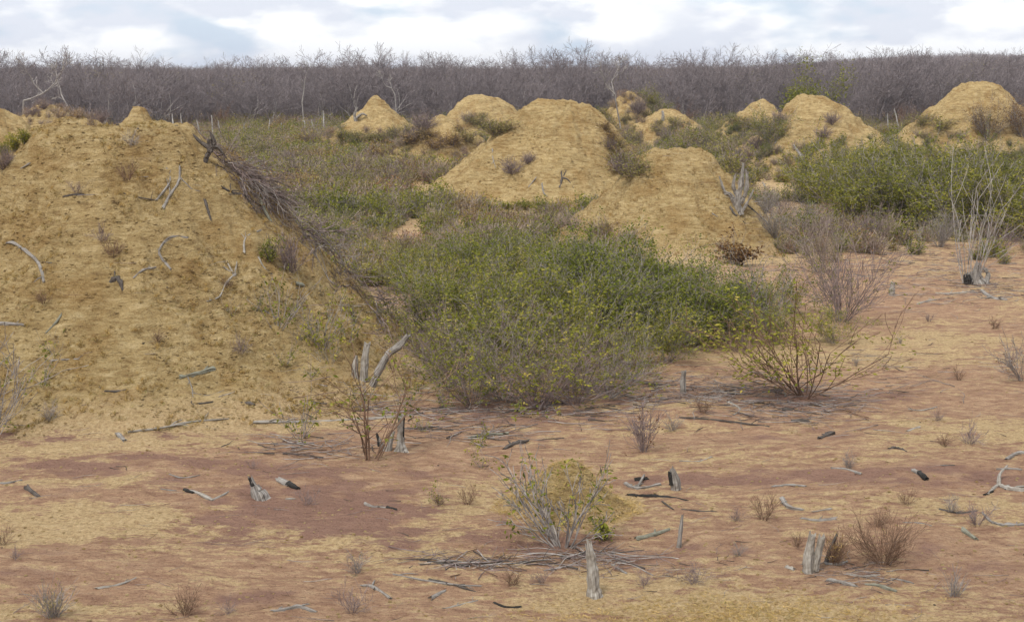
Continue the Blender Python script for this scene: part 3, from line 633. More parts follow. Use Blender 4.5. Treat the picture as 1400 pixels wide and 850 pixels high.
# dark brush on mounds
BR = [shrub(330 + i, .9, 1.3, 34, 60, .05, r=.012, rmin=.006, stem_mat=TW_PURP, leaf_mat=LF_OLIVE, straight=.14) for i in range(3)]
for i, (px, py, s_, d_, lab) in enumerate([(95, 172, .22, 22.2, 'dark brush on the shoulder ridge left of the large mound top'), (72, 182, .18, 21.6, 'brownish brush at the left end of the large mound shoulder ridge'), (122, 158, .32, 32, 'purple brush on the hidden ridge behind the large mound shoulder'), (108, 162, .25, 22.8, 'tallest purple brush tuft behind the large mound shoulder'),
        (212, 156, .5, 0, 'small dark brush tuft on the near slope of the pointed mound behind'), (142, 152, .34, 33, 'brush left of the pointed mound behind the large one'),
        (700, 240, .55, 0, 'dark dead bush lodged on the front slope of the broad central mound'), (722, 226, .36, 0, 'smaller dead bush above right on the broad central mound'), (852, 240, .5, 0, 'brush at the right foot of the broad central mound'), (832, 205, .4, 0, 'reddish brush on the right flank of the broad central mound'),
        (1035, 208, .8, 0, 'middle of the dark brush strip left of the right-hand mound'), (1050, 192, .75, 0, 'upper end of the dark brush strip beside the right-hand mound'), (1018, 225, .8, 0, 'lower end of the dark brush strip beside the right-hand mound'), (1066, 172, .6, 0, 'brush at the top left shoulder of the right-hand mound'),
        (1138, 172, .5, 0, 'grey dead bush in the middle of the right-hand mound face'), (1125, 190, .5, 0, 'grey brush low on the right-hand mound face'), (577, 188, .9, 0, 'purple brush between the pointed mound and the small brownish mound'), (562, 198, .7, 0, 'purple brush at the foot of the pointed mound, right side'),
        (640, 172, .6, 0, 'dark brush on the left shoulder of the flat-topped mound'), (5, 232, .3, 0, 'purple dry tuft at the left photo edge on the large mound'), (62, 156, .5, 0, 'dark brush covering the low far-left mound'), (45, 164, .45, 0, 'brown brush on the left foot of the low far-left mound'), (872, 158, .9, 0, 'reddish brush covering the far reddish mound')]):
    put('dead_brush', lab, BR[i % 3], px, py, s_, cat='brush', d=d_ or None)
WB = [shrub(340 + i, .8, 1.2, 22, 900, .08, .45, depth=1, r=.008, rmin=.005, jit=.10, md=1, stem_mat=TW_PURP, leaf_mat=[LF_TAN, LF_OLIVE, LF_OLIVE][i], droop=.2, straight=.15) for i in range(3)]
for nm, wh, lst in (('brown_scrub_bush', 'low brown scrub bush on the front of the small brownish mound', [(562, 205, .9, 0), (580, 198, .9, 0), (598, 204, 1.0, 0), (618, 200, 1.0, 0), (638, 196, 1.0, 1), (590, 188, .6, 0), (628, 182, .6, 0)]),
                    ('olive_scrub_bush', 'olive scrub bush on the lower left of the flat-topped mound', [(648, 172, .9, 1), (662, 178, .9, 2), (676, 186, .9, 1), (660, 165, .6, 2), (690, 180, .7, 1)]),
                    ('brown_scrub_bush', 'brownish scrub bush down the right flank of the broad central mound', [(826, 178, .5, 0), (836, 192, .6, 0), (842, 206, .7, 1), (850, 218, .8, 0), (858, 230, .8, 1), (866, 242, .8, 2), (846, 236, .6, 0), (838, 222, .5, 0)]),
                    ('olive_scrub_bush', 'olive scrub bush at the foot of the pointed mound', [(470, 192, 1.0, 1), (492, 196, 1.0, 2), (515, 198, 1.0, 1), (538, 194, 1.0, 2), (556, 184, .9, 1)]),
                    ('olive_scrub_bush', 'olive scrub bush among the far right-hand mounds', [(1010, 172, 1.0, 1), (1026, 178, 1.1, 2), (1044, 178, 1.0, 1), (900, 180, .9, 2), (925, 182, .9, 1), (1262, 178, 1.0, 2), (1285, 186, 1.1, 1)])):
    lst = sorted(lst)
    for i, (px, py, s_, v) in enumerate(lst): put(nm, wh + ', ' + (ORD[i] if i < len(lst) - 1 else 'rightmost'), WB[v], px, py, (s_ * 1.2, s_ * 1.2, s_ * .75), wh, cat='bush')
rows('yellowish_shrub', MIXED, 'open small-leaved shrub,', ', between thicket and open shrub', 'open shrubs right of the thicket', [('group', [(1030, 452, .5, 1), (1062, 470, .45, 2), (1080, 430, .5, 0), (1140, 470, .4, 1)])])
# --- sparse shrubs of the foreground, one by one
put('sparse_shrub', 'many-stemmed open shrub with green leaf clusters right of the thicket', shrub(401, 1.22, 1.15, 15, 1100, .046, .45, depth=2, r=.0085, rmin=.0026, jit=.05, md=0, stem_mat=TW_BROWN, leaf_mat=LF_GREEN, droop=.7, straight=.09, ratio=.55), 1100, 540, (1.6, 1.6, 1.12))
put('sparse_shrub', 'leafy sprawling shrub growing in front of the straw-covered hummock', shrub(402, .85, 1.2, 15, 300, .060, .42, depth=2, r=.012, rmin=.0036, jit=.04, md=1, stem_mat=TW_GREY, leaf_mat=LF_GREEN, droop=.8, straight=.10, ratio=.5), 768, 748, 1.0)
put('green_sprout', 'bright green leaf clump at the right base of the sprawling foreground shrub', shrub(403, .24, .6, 12, 260, .045, .45, depth=1, r=.004, rmin=.002, jit=.02, md=1, leaf_mat=LF_GREEN, droop=.7), 826, 738, 1.0, cat='plant')
put('sparse_shrub', 'nearly bare reddish shrub beside the slender pale stump', shrub(404, 1.1, .7, 8, 130, .050, .45, depth=2, r=.008, rmin=.0024, jit=.04, md=0, stem_mat=TW_BROWN, leaf_mat=LF_GREEN, droop=.8, straight=.09, ratio=.55, side=.5), 502, 628, (1.45, 1.45, 1.02))
put('bare_shoots', 'tall thin pale shoots sprouting from the stump at the right', shrub(405, 2.6, .38, 13, 40, .05, .45, depth=1, r=.012, rmin=.005, stem_mat=TW_PALE, straight=.05, ratio=.55), 1326, 388, 1.0)
put('sparse_shrub', 'twiggy leafy shrub half outside the left photo edge', shrub(406, 1.2, .7, 12, 90, .06, .45, depth=2, r=.009, rmin=.0035, stem_mat=TW_GREY), -12, 598, 1.0)
put('sparse_shrub', 'purple-brown twiggy shrub behind the many-stemmed open one', shrub(407, 1.5, .8, 30, 300, .055, .45, depth=2, r=.009, rmin=.004, stem_mat=TW_PURP, leaf_mat=LF_YEL), 1150, 440, .85)
put('sparse_shrub', 'yellowish-leaved shrub between the thicket and the open shrub', shrub(408, 1.3, .8, 22, 600, .05, .45, depth=2, r=.009, rmin=.0035, leaf_mat=LF_YEL), 1050, 455, .8)
put('sparse_shrub', 'grey brushy shrub in front of the right-hand litter, behind the open shrub', shrub(409, 1.3, .9, 30, 700, .05, .45, depth=2, r=.008, rmin=.0035, stem_mat=TW_SCRUB2, leaf_mat=LF_OLIVE), 1120, 372, .75)
put('brown_leaf_bush', 'low round bush of withered brown leaves at the foot of the smooth mound', shrub(410, .6, 1.0, 16, 900, .075, .55, depth=2, r=.008, rmin=.003, jit=.05, md=2, leaf_mat=LF_BROWN), 1006, 362, 1.0)
put('twiggy_sapling', 'small thin-twigged brown sapling behind the burnt stump', shrub(411, .5, .55, 14, 60, .035, .5, depth=2, r=.006, rmin=.0028, stem_mat=TW_PURP, leaf_mat=LF_RED), 880, 618, 1.0)
put('leafy_sapling', 'low sparse green sapling on the sand left of the slender stump', shrub(412, .6, .8, 9, 110, .06, .45, depth=1, r=.005, rmin=.0028, jit=.03, leaf_mat=LF_GREEN, droop=.8), 412, 600, 1.0)
put('leafy_sapling', 'leafy green shoots at the lower right foot of the large mound', shrub(413, .8, .8, 12, 230, .06, .45, depth=1, r=.006, rmin=.0028, jit=.05, leaf_mat=LF_GREEN, droop=.8), 440, 478, 1.0)
put('leafy_sapling', 'sparse leafy shoots just above the foot of the large mound, right side', shrub(414, .8, 1.0, 10, 120, .06, .45, depth=1, r=.006, rmin=.0028, jit=.05, leaf_mat=LF_GREEN, droop=.8), 380, 452, 1.0)
put('leafy_sapling', 'low leafy green clump on the red soil right of the double stump', shrub(415, .7, 1.0, 12, 260, .06, .45, depth=1, r=.006, rmin=.0028, jit=.05, leaf_mat=LF_YEL, droop=.8), 600, 520, 1.0)
put('leafy_sapling', 'small leafy sprig in front of the double stump', shrub(416, .5, .8, 6, 50, .05, .45, depth=1, r=.005, rmin=.0028, jit=.03, leaf_mat=LF_GREEN, droop=.8), 500, 560, 1.0)
for i, (px, py, s_) in enumerate([(318, 434, .7), (350, 425, .6), (395, 440, .9), (425, 452, .9), (455, 448, .8), (475, 472, 1), (410, 470, .8), (485, 440, .8), (452, 500, .9), (428, 520, .8), (390, 500, .7), (465, 425, .8), (440, 405, .7), (610, 560, .8), (560, 555, .8), (580, 590, .7), (655, 610, .7), (600, 688, .5), (75, 485, .7), (60, 530, .7), (660, 640, .8), (640, 470, 1)]):
    put('leafy_sprig', near('tiny sparse green leafy sprig', px, py), SPRIG[i % 3], px, py, s_ * rng.uniform(.8, 1.2), 'tiny leafy sprigs', cat='sprig')
put('olive_tuft', 'small yellow-olive tuft on the right slope of the large mound', shrub(417, .35, 1.0, 14, 420, .045, .5, depth=1, r=.004, rmin=.002, jit=.03, leaf_mat=LF_YEL), 368, 356, 1.0, cat='plant')
put('dark_twig_tuft', 'dark dead twig tuft just right of the yellow-olive tuft', shrub(418, .5, 1.0, 22, 30, .03, .5, depth=2, r=.006, rmin=.003, stem_mat=TW_PURP), 398, 372, 1.0, cat='plant')
put('twiggy_shrub', 'low twiggy shrub cut by the right photo edge at mid height', shrub(419, .6, .9, 16, 120, .03, .5, depth=2, r=.005, rmin=.0028, leaf_mat=LF_BROWN), 1400, 520, 1.0)
# green weeds at the left edge between the mounds, and in front of the broad mound
GW = [shrub(430 + i, .38, .5, 22, 700, .09, .25, depth=1, r=.005, rmin=.003, jit=.05, md=1, leaf_mat=LF_YEL if i else LF_GREEN, droop=-.6) for i in range(2)]
for (px, py, s_), w_ in zip([(6, 214, .45), (20, 206, .5), (34, 198, .42)], ['leftmost', 'middle', 'rightmost']):
    put('green_weed', 'bright green weed clump at the left edge gully, %s of three' % w_, GW[0], px, py, s_, 'green weeds in the left gully', cat='weed')
for px, py, s_ in [(640, 282, 1.3), (665, 286, 1.2), (690, 284, 1.2), (715, 282, 1.3), (740, 284, 1.3), (765, 282, 1.1), (625, 272, 1.2), (790, 285, .9)]:
    put('green_weed', 'low green weed clump before the broad mound, ' + {625: 'leftmost', 640: 'second from left', 665: 'third from left', 690: 'fourth from left', 715: 'fifth from left', 740: 'sixth from left', 765: 'seventh from left', 790: 'rightmost'}[px], GW[int(px) % 2], px, py + 3, (s_ * 1.3, s_, s_ * .45), 'green weeds before the broad mound', cat='weed')
# small dry weeds on the open soil
DW = [shrub(450 + i, .22, .8, 12, 0, .02, depth=2, r=.0028, rmin=.0014, stem_mat=[TW_BROWN, TW_PURP, TW_GREY][i % 3], straight=.14) for i in range(5)]
put('dry_weed', 'large reddish tangle of dry stems right of the twin stump', shrub(470, .42, 1.5, 40, 0, .02, depth=2, r=.003, rmin=.0016, stem_mat=TW_BROWN, straight=.1), 1208, 772, 1.0, cat='weed')
put('dry_weed', 'greenish dry tuft at the bottom left corner of the photo', shrub(471, .3, .8, 40, 200, .03, .2, depth=1, r=.003, rmin=.0016, stem_mat=TW_GREY, leaf_mat=LF_OLIVE), 72, 846, 1.0, cat='weed')
put('dry_weed', 'grassy dry tuft close behind the twin stump', shrub(472, .3, .5, 40, 150, .05, .12, depth=1, r=.002, rmin=.0014, stem_mat=TW_BROWN, leaf_mat=STRAW, droop=-.5), 1142, 772, 1.0, cat='weed')
put('dry_weed', 'pale fan-shaped dry weed at the lower right', shrub(473, .26, .7, 26, 0, .02, depth=1, r=.002, rmin=.0014, stem_mat=TW_GREY), 1304, 815, 1.0, cat='weed')
for i, (px, py, s_) in enumerate([(252, 842, 1), (480, 838, .9), (488, 785, 1), (1045, 712, 1.1), (1008, 712, .7), (1200, 722, .9), (1335, 720, 1.2), (1300, 700, .8), (640, 690, .9), (950, 800, .9), (1145, 760, .8), (1385, 495, 1.1), (68, 575, 1.3), (5, 745, .8), (20, 765, .6),
        (600, 690, .6), (420, 690, .8), (1160, 640, .7), (1240, 690, .6), (1325, 608, 1.3), (1290, 610, .8), (880, 800, .8), (920, 590, 1.1), (960, 565, 1.1), (1280, 575, .9), (1360, 450, 1.0), (1270, 440, 1.0), (1230, 470, .8), (155, 355, 1.0), (330, 485, 1.2), (215, 470, .9), (105, 265, .9), (180, 200, 1.0), (175, 248, 1.1), (310, 840, .7), (700, 800, .8), (740, 800, .7), (1010, 760, .6), (1090, 748, .6), (140, 330, 1), (60, 420, .9), (345, 640, .5), (1170, 500, .8), (1310, 520, .8), (660, 600, .8), (310, 395, .8)]):
    put('dry_weed', near('tiny dry leafless weed', px, py), DW[i % 5], px, py, s_ * rng.uniform(.8, 1.15), 'tiny dry weeds', cat='weed')
#@@PART3
# ------------------------------------------------------------------ low cover between the mounds
def proj(x, y, z):
    x = np.asarray(x, float); dy = np.asarray(y, float); dz = np.asarray(z, float) - CAMH
    dep = dy * math.cos(PITCH) - dz * math.sin(PITCH); up = dy * math.sin(PITCH) + dz * math.cos(PITCH)
    return 700 + F * x / dep, 425 - F * up / dep
def in_mound(x, y, skip=()):
    tm = np.full(np.shape(x), 9.)
    for m in MD:
        if m['k'] in skip: continue
        h, t = mound_h(m, x, y); tm = np.minimum(tm, t + (.46 - m.get('sv', .46)) * (t < 1))
    return tm
SC = [join_pair(*[p[1] for p in shrub(500 + i, h_, sp, st_, n_, ls, lw, depth=1, r=.008, rmin=.0045, jit=.06, md=1, stem_mat=sm, leaf_mat=lm, droop=dr)]) for i, (h_, sp, st_, n_, ls, lw, sm, lm, dr) in enumerate([
    (.48, .9, 16, 420, .055, .45, TW_GREY, LF_GREEN, .2), (.40, .9, 16, 420, .06, .35, TW_SCRUB, LF_OLIVE, -.4), (.45, 1.0, 26, 60, .04, .5, TW_SCRUB, LF_OLIVE, .3),
    (.36, .9, 20, 330, .08, .14, TW_SCRUB, STRAW, -.7), (.45, .8, 16, 420, .055, .45, TW_GREY, LF_YEL, .2), (.40, 1.0, 22, 260, .05, .4, TW_SCRUB, LF_TAN, .2), (.5, 1.0, 26, 260, .05, .4, TW_SCRUB, LF_GREEN, .2), (.4, 1.0, 26, 200, .05, .4, TW_SCRUB, LF_RUST, .2)])]
x, y = fan(56000, 23.5, 121, 29, 1.15); z = Z(x, y); px, py = proj(x, y, z); tm = in_mound(x, y, ('X', 'Y', 'M'))
den = np.ones(len(x)) * (.62 + .45 * fbm(x / 5, y / 5, 61, 3))
den *= np.where(tm < .46, .002, np.where(tm < .95, .002 + .95 * np.where(y > 48, sstep(.46, .60, tm), .55 * sstep(.6, .95, tm)), 1))
def blob(cx, cy, rx, ry): return np.exp(-((px - cx) / rx)**2 - ((py - cy) / ry)**2)
for b in [(600, 264, 55, 11), (725, 291, 70, 12), (1050, 262, 55, 18), (1090, 290, 60, 18)]: den *= 1 - .93 * np.clip(blob(*b) * 1.4, 0, 1)
right = (px > 990) | ((px > 860) & (py > 290))
den = np.where(right, den * np.where(py > 300, np.where((px > 985) & (px < 1230) & (py < 350) & (tm > .9), .45, .05), 1), den * (1 - sstep(335, 370, py) * (px > 540)))
den = np.where(y < 31, np.where((px < 545) & (py < 392), 1.2, 0) * (tm > .95), den)
k = rs.rand(len(x)) < den; x, y, z, px, py = x[k], y[k], z[k], px[k], py[k]
nz = fbm(x / 6, y / 6, 63, 3); nz2 = fbm(x / 3, y / 3, 67, 2); u = rs.rand(len(x))
green = np.clip(.22 + .6 * nz + .55 * sstep(850, 930, px) + .28 * (py < 222) * (px < 560) + .3 * (py > 285), 0, .95)
vi = np.where(u < green, np.where(nz2 > .12, 0, np.where(nz2 > -.2, 4, 6)), np.where(nz2 > .25, 5, np.where(nz2 > .02, 1, np.where(nz2 > -.22, 2, np.where(nz2 > -.4, 3, 7)))))
far_ = y > 95; tm = tm[k]
vi = np.where((px < 270) & (y < 80), rs.choice([2, 7, 5, 2], len(x)), vi)
vi = np.where((px > 985) & (py > 285) & (px < 1230), rs.choice([2, 1, 6, 7, 4], len(x)), vi)
vi = np.where(far_ & (rs.rand(len(x)) < .8), rs.choice([5, 7, 2, 2, 6], len(x)), vi)
o = instancer('scrub', np.stack([x, y, z - .03], 1), rs.uniform(0, 6.28, len(x)), rs.uniform(.6, 1.5, len(x)) * np.where((px < 270) & (y < 80), .55, 1) * np.where((px < 660) & (px > 300) & (py < 300) & (tm > .9), 1.35, 1) * np.where(far_, 1.1, np.where(tm < .9, .75, 1)), vi, SC)
tag(o, 'mixed olive, brown and purple-grey low scrub covering the ground between the mounds', 'scrub')
bk = [join_pair(*[p[1] for p in sh]) for sh in WB] + [join_pair(*[p[1] for p in shrub(360 + i, .9, 1.0, 20, n_, .075, .5, depth=2, r=.009, rmin=.004, jit=.07, md=1, stem_mat=[TW_SCRUB2, TW_PURP, TW_SCRUB2][i], leaf_mat=[LF_OLG, LF_OLIVE, LF_YEL][i], straight=.16)]) for i, n_ in enumerate((900, 160, 900))]
x, y = fan(5200, 40, 104, 27, 1.1); z = Z(x, y); px, py = proj(x, y, z); tm = in_mound(x, y, ('X', 'M'))
k = (rs.rand(len(x)) < .50 * sstep(-.05, .45, fbm(x / 3.2, y / 3.2, 201, 3) + .12)) & (tm > .8) & (px > 320) & (py < 285) & ((px < 600) | (px > 845) | (tm > 1.05)) & ((px < 1080) | (py < 200))
for b in [(600, 264, 60, 13), (725, 291, 80, 14), (1050, 262, 60, 20)]: k &= blob(*b) < .35
x, y, z, px = x[k], y[k], z[k], px[k]
vi = np.where(px > 845, rs.choice(6, len(x), p=[.05, .2, .2, .25, .1, .2]), rs.choice(6, len(x), p=[.2, .2, .2, .1, .22, .08]))
o = instancer('tall_scrub', np.stack([x, y, z - .04], 1), rs.uniform(0, 6.28, len(x)), rs.uniform(.7, 1.5, len(x)), vi, bk)
tag(o, 'taller tangled olive and brown bushes merging between the far mounds', 'scrub')
# ------------------------------------------------------------------ straw, crumbs and litter
def tuft(seed, n, h, mat_, sp=.5):
    rg = np.random.RandomState(seed); P_ = rg.normal(size=(n, 3)) * [.02, .02, 0]; U_ = rg.normal(size=(n, 3)) * [sp, sp, .2] + [0, 0, .7]
    return leaves_mesh('kind', P_, U_, h, .09, mat_, seed)
x, y, s_ = [], [], []
for m, n, tmax in ((MK['A'], 15000, 1.05), (MK['G'], 3000, 1), (MK['H'], 3500, 1), (MK['I'], 1200, 1), (MK['D'], 800, 1), (MK['L'], 800, 1), ):
    a = rs.uniform(0, 6.28, n); t = np.sqrt(rs.rand(n)) * tmax; dx = np.cos(a) * t * m['Rr' if True else 'L']; dx = np.where(dx < 0, dx / m['Rr'] * m['L'], dx); dy = np.sin(a) * t * m['Fr']
    xx, yy = m['x'] + dx, m['y'] + dy; kk = (fbm(xx * 1.1, yy * 1.1, 77, 3) > (-.05 if m['k'] != 'Q' else -9)) & (np.sin(a) < .3)
    x.append(xx[kk]); y.append(yy[kk]); s_.append(rs.uniform(.5, 1.1, kk.sum()) * (1.0 if m['k'] != 'Q' else 1.5))
QX, QY = [], []
m = MK['Q']; a = rs.uniform(0, 6.28, 1500); t = np.sqrt(rs.rand(1500)) * 1.2; QX.append(m['x'] + np.cos(a) * t * m['Rr']); QY.append(m['y'] + np.sin(a) * t * m['Fr'])
c = plane(1000, 838); xx = c[0] + rs.normal(size=2200) * .75; yy = c[1] + rs.normal(size=2200) * .26; QX.append(xx); QY.append(yy); QX, QY = np.concatenate(QX), np.concatenate(QY)
o = instancer('straw', np.stack([QX, QY, Z(QX, QY) - .005], 1), rs.uniform(0, 6.28, len(QX)), rs.uniform(.4, 1.0, len(QX)), rs.choice(2, len(QX), p=[.93, .07]), [tuft(4, 7, .075, STRAWP, 2.4), tuft(5, 5, .06, LF_OLIVE, 2.4)])
tag(o, 'matted pale straw on the near hummock and along the bottom edge', 'straw')
x, y, s_ = map(np.concatenate, (x, y, s_)); z = Z(x, y)
o = instancer('dry_grass', np.stack([x, y, z - .005], 1), rs.uniform(0, 6.28, len(x)), s_, rs.choice(3, len(x), p=[.6, .2, .2]), [tuft(1, 16, .07, STRAW, .9), tuft(2, 14, .055, LF_OLIVE, 1.1), tuft(3, 12, .06, LF_BROWN, 1.0)])
tag(o, 'short dry straw-coloured grass on the mounds and the near hummock', 'dry grass')
def lump(seed, mat_, flat=.6):
    rg = np.random.RandomState(seed); V = []; 
    for i, (zz, rr_) in enumerate(((-.5, .6), (0, 1), (.55, .65))):
        for j in range(6):
            a = j * math.pi / 3 + i * .4; V.append([math.cos(a) * rr_ * rg.uniform(.7, 1.2), math.sin(a) * rr_ * rg.uniform(.7, 1.2), zz * flat * rg.uniform(.7, 1.2)])
    V.append([0, 0, .8 * flat]); Q = [[i * 6 + j, i * 6 + (j + 1) % 6, i * 6 + 6 + (j + 1) % 6, i * 6 + 6 + j] for i in range(2) for j in range(6)]
    T = [[12 + j, 12 + (j + 1) % 6, 18] for j in range(6)]
    n = len(V); return mesh_from('kind', V, Q, T, mats=[mat_], rnd=[.5] * 18, vattr=dict(ochre=[.75] * n, red=[.2] * n))
n = 60000; x, y = fan(n, 9.2, 34, 27, 1.5); keep = (rs.rand(n) < .45 + .8 * fbm(x * .7, y * .9, 81, 3)); x, y = x[keep], y[keep]; z = Z(x, y)
o = instancer('soil_crumbs', np.stack([x, y, z], 1), rs.uniform(0, 6.28, len(x)), .004 + .019 * rs.rand(len(x))**4, rs.choice(3, len(x), p=[.66, .332, .008]), [lump(1, SOIL), lump(2, SOIL, .9), lump(3, CHAR)])
tag(o, 'small clods and crumbs of earth strewn over the bare soil', 'crumbs')
x, y, s_ = [], [], []
for k_, n in (('A', 26000), ('G', 7000), ('H', 8000), ('D', 1500), ('E', 1200), ('F', 1200), ('I', 2500), ('L', 1500), ('B', 1200), ('C', 1500), ('Q', 500)):
    m = MK[k_]; a = rs.uniform(0, 6.28, n); t = np.sqrt(rs.rand(n)); dx = np.cos(a) * t; dx = dx * np.where(dx < 0, m['L'], m['Rr']); dy = np.sin(a) * t * m['Fr']; kk = np.sin(a) < .35
    xx, yy = m['x'] + dx[kk], m['y'] + dy[kk]; cl = fbm(xx * .9, yy * .9, 88, 3) + .3 * pn(xx * 4, yy * 4, 89) > -.15; x.append(xx[cl]); y.append(yy[cl]); s_.append(.007 + .028 * rs.rand(int(cl.sum()))**3 * (1.6 if m['y'] > 40 else 1) * (.5 if k_ == 'Q' else 1))
x, y, s_ = map(np.concatenate, (x, y, s_))
o = instancer('mound_clods', np.stack([x, y, Z(x, y)], 1), rs.uniform(0, 6.28, len(x)), s_, rs.choice(3, len(x), p=[.5, .492, .008]), [lump(11, SOIL, .5), lump(12, SOIL, .8), lump(13, WOODD, .6)])
tag(o, 'loose clods of ochre earth littering the slopes of the mounds', 'clods')
# twig litter
def stick_kind(seed, mat_, L=.5, r=.004, fork=True):
    rg = random.Random(seed); sg = []; p = Vector((-L / 2, 0, .006)); a = 0
    for i in range(7):
        a += rg.gauss(0, .22); q = p + Vector((math.cos(a), math.sin(a), rg.gauss(0, .04))) * L / 7; q.z = max(.003, q.z); sg.append((tuple(p), tuple(q), r * (1 - i * .1), r * (1 - (i + 1) * .1)))
        if fork and i in (2, 4):
            b = a + rg.choice([-1, 1]) * rg.uniform(.4, .9); e = q + Vector((math.cos(b), math.sin(b), rg.uniform(0, .3))) * L * rg.uniform(.15, .4); sg.append((tuple(q), tuple(e), r * .6, r * .3))
        p = q
    return segs_mesh('kind', sg, mat_, 4)
LK = [stick_kind(1, TW_GREY), stick_kind(2, TW_PURP), stick_kind(3, TW_PURP, .5, .003), stick_kind(4, TW_PALE, .5, .004, False), stick_kind(5, TW_BROWN), stick_kind(6, TW_GREY, .3, .005, False), stick_kind(7, WOODD, .25, .007, False)]
LX, LY, LS = [], [], []
def litter(cx, cy, sx, sy, n, smin=.5, smax=1.6):
    c = plane(cx, cy); k = float(scale_at((c[0], c[1], 0))); ky = k / math.sin(math.atan2(CAMH, c[1]))
    LX.append(c[0] + rs.normal(size=n) * sx * k); LY.append(c[1] + rs.normal(size=n) * sy * ky); LS.append(rs.uniform(smin, smax, n))
x, y = fan(1500, 10, 36, 25, 1.3); LX.append(x); LY.append(y); LS.append(rs.uniform(.2, .8, len(x)))
for a in [(700, 560, 110, 12, 260), (1000, 535, 110, 12, 320), (1080, 560, 60, 12, 200), (880, 520, 90, 12, 160), (560, 480, 45, 30, 260), (500, 430, 40, 30, 220), (640, 590, 60, 8, 70), (1150, 345, 100, 20, 420), (1300, 350, 90, 18, 260), (1350, 395, 50, 8, 120), (1050, 310, 50, 18, 200),
          (640, 771, 40, 3, 60), (430, 620, 50, 10, 80), (790, 760, 60, 6, 80), (1180, 780, 35, 10, 80, .3, .9), (950, 780, 50, 10, 60, .2, .6), (1200, 500, 60, 15, 60), (1060, 270, 40, 12, 150), (480, 560, 80, 12, 70), (350, 440, 60, 30, 80), (1250, 400, 90, 10, 70)]: litter(*a)
x, y, s_ = map(np.concatenate, (LX, LY, LS)); z = Z(x, y); kk = np.abs(Z(x + .15, y) - Z(x - .15, y)) < .45; x, y, s_, z = x[kk], y[kk], s_[kk], z[kk]
o = instancer('twig_litter', np.stack([x, y, z + .004], 1), rs.normal(size=len(x)) * .7 + rs.choice([0, math.pi], len(x)), s_, rs.randint(0, 7, len(x)), LK)
tag(o, 'thin dead twigs scattered over the soil, thickest around the thicket', 'twig litter')
# dead brush heaped down the right flank of the large mound
rg = random.Random(77); segs = {0: [], 1: [], 2: []}; tips = []
line = [P(283, 200), P(330, 250), P(378, 300), P(420, 345), P(470, 400), P(530, 455)]
line = [Vector(q) for q in line]
def along(t):
    t *= len(line) - 1; i = min(int(t), len(line) - 2); return line[i].lerp(line[i + 1], t - i), (line[i + 1] - line[i]).normalized()
cfb = dict(wob=.20, up=-.005, taper=.5, side=.75, ang=(.2, .7), ratio=.62, fork=1, rmin=.0030, n=5)
for i in range(88):
    t = min(max(rg.choice([.02, .07, .08, .15, .20, .31, .42, .45, .60, .80]) + rg.gauss(0, .022), 0), .99); p, dr = along(t); out_v = Vector((.75, .45, 0)) * rg.uniform(-.1, 1.0) * (.6 + .8 * t)
    p = p + out_v; zz = float(Z(p.x, p.y)); p.z = zz + rg.uniform(.01, .26) * (1 - .3 * t)
    d = (dr * rg.choice([1, 1, 1, -.8]) + Vector((rg.gauss(0, .6), rg.gauss(0, .45), rg.gauss(.16, .30)))).normalized()
    branch(segs[rg.choice([0, 0, 0, 0, 1, 1, 2])], tips, p, d, rg.uniform(.3, .8), rg.choice([.0035, .004, .005, .006, .008, .014]), 2, rg, cfb)
allv = segs[0] + segs[1] + segs[2]
zs = Z(np.array([s[1][0] for s in allv]), np.array([s[1][1] for s in allv]))
zd = {tuple(s[1]): float(zz) for s, zz in zip(allv, zs)}
def fix(q):
    zz = zd.get(tuple(q)); return (q[0], q[1], max(q[2], zz + .01)) if zz is not None else q
mats_b = [TW_HEAP, TW_PURP, TW_GREY]; o0 = line[0]
for kk_, nm in ((0, 'dark'), (1, 'grey'), (2, 'pale')):
    sg = [(tuple(Vector(fix(a)) - o0), tuple(Vector(fix(b)) - o0), r0, r1) for a, b, r0, r1 in segs[kk_]]
    segs[kk_] = segs_mesh('brush_heap', sg, mats_b[kk_], 4)
hm = join_pair(segs[0], segs[1], [segs[2]]); ho = link('brush_heap', hm); ho.location = o0
tag(ho, 'long heap of dead grey-purple brush running down the right flank of the large mound', 'brush heap', kind='stuff')
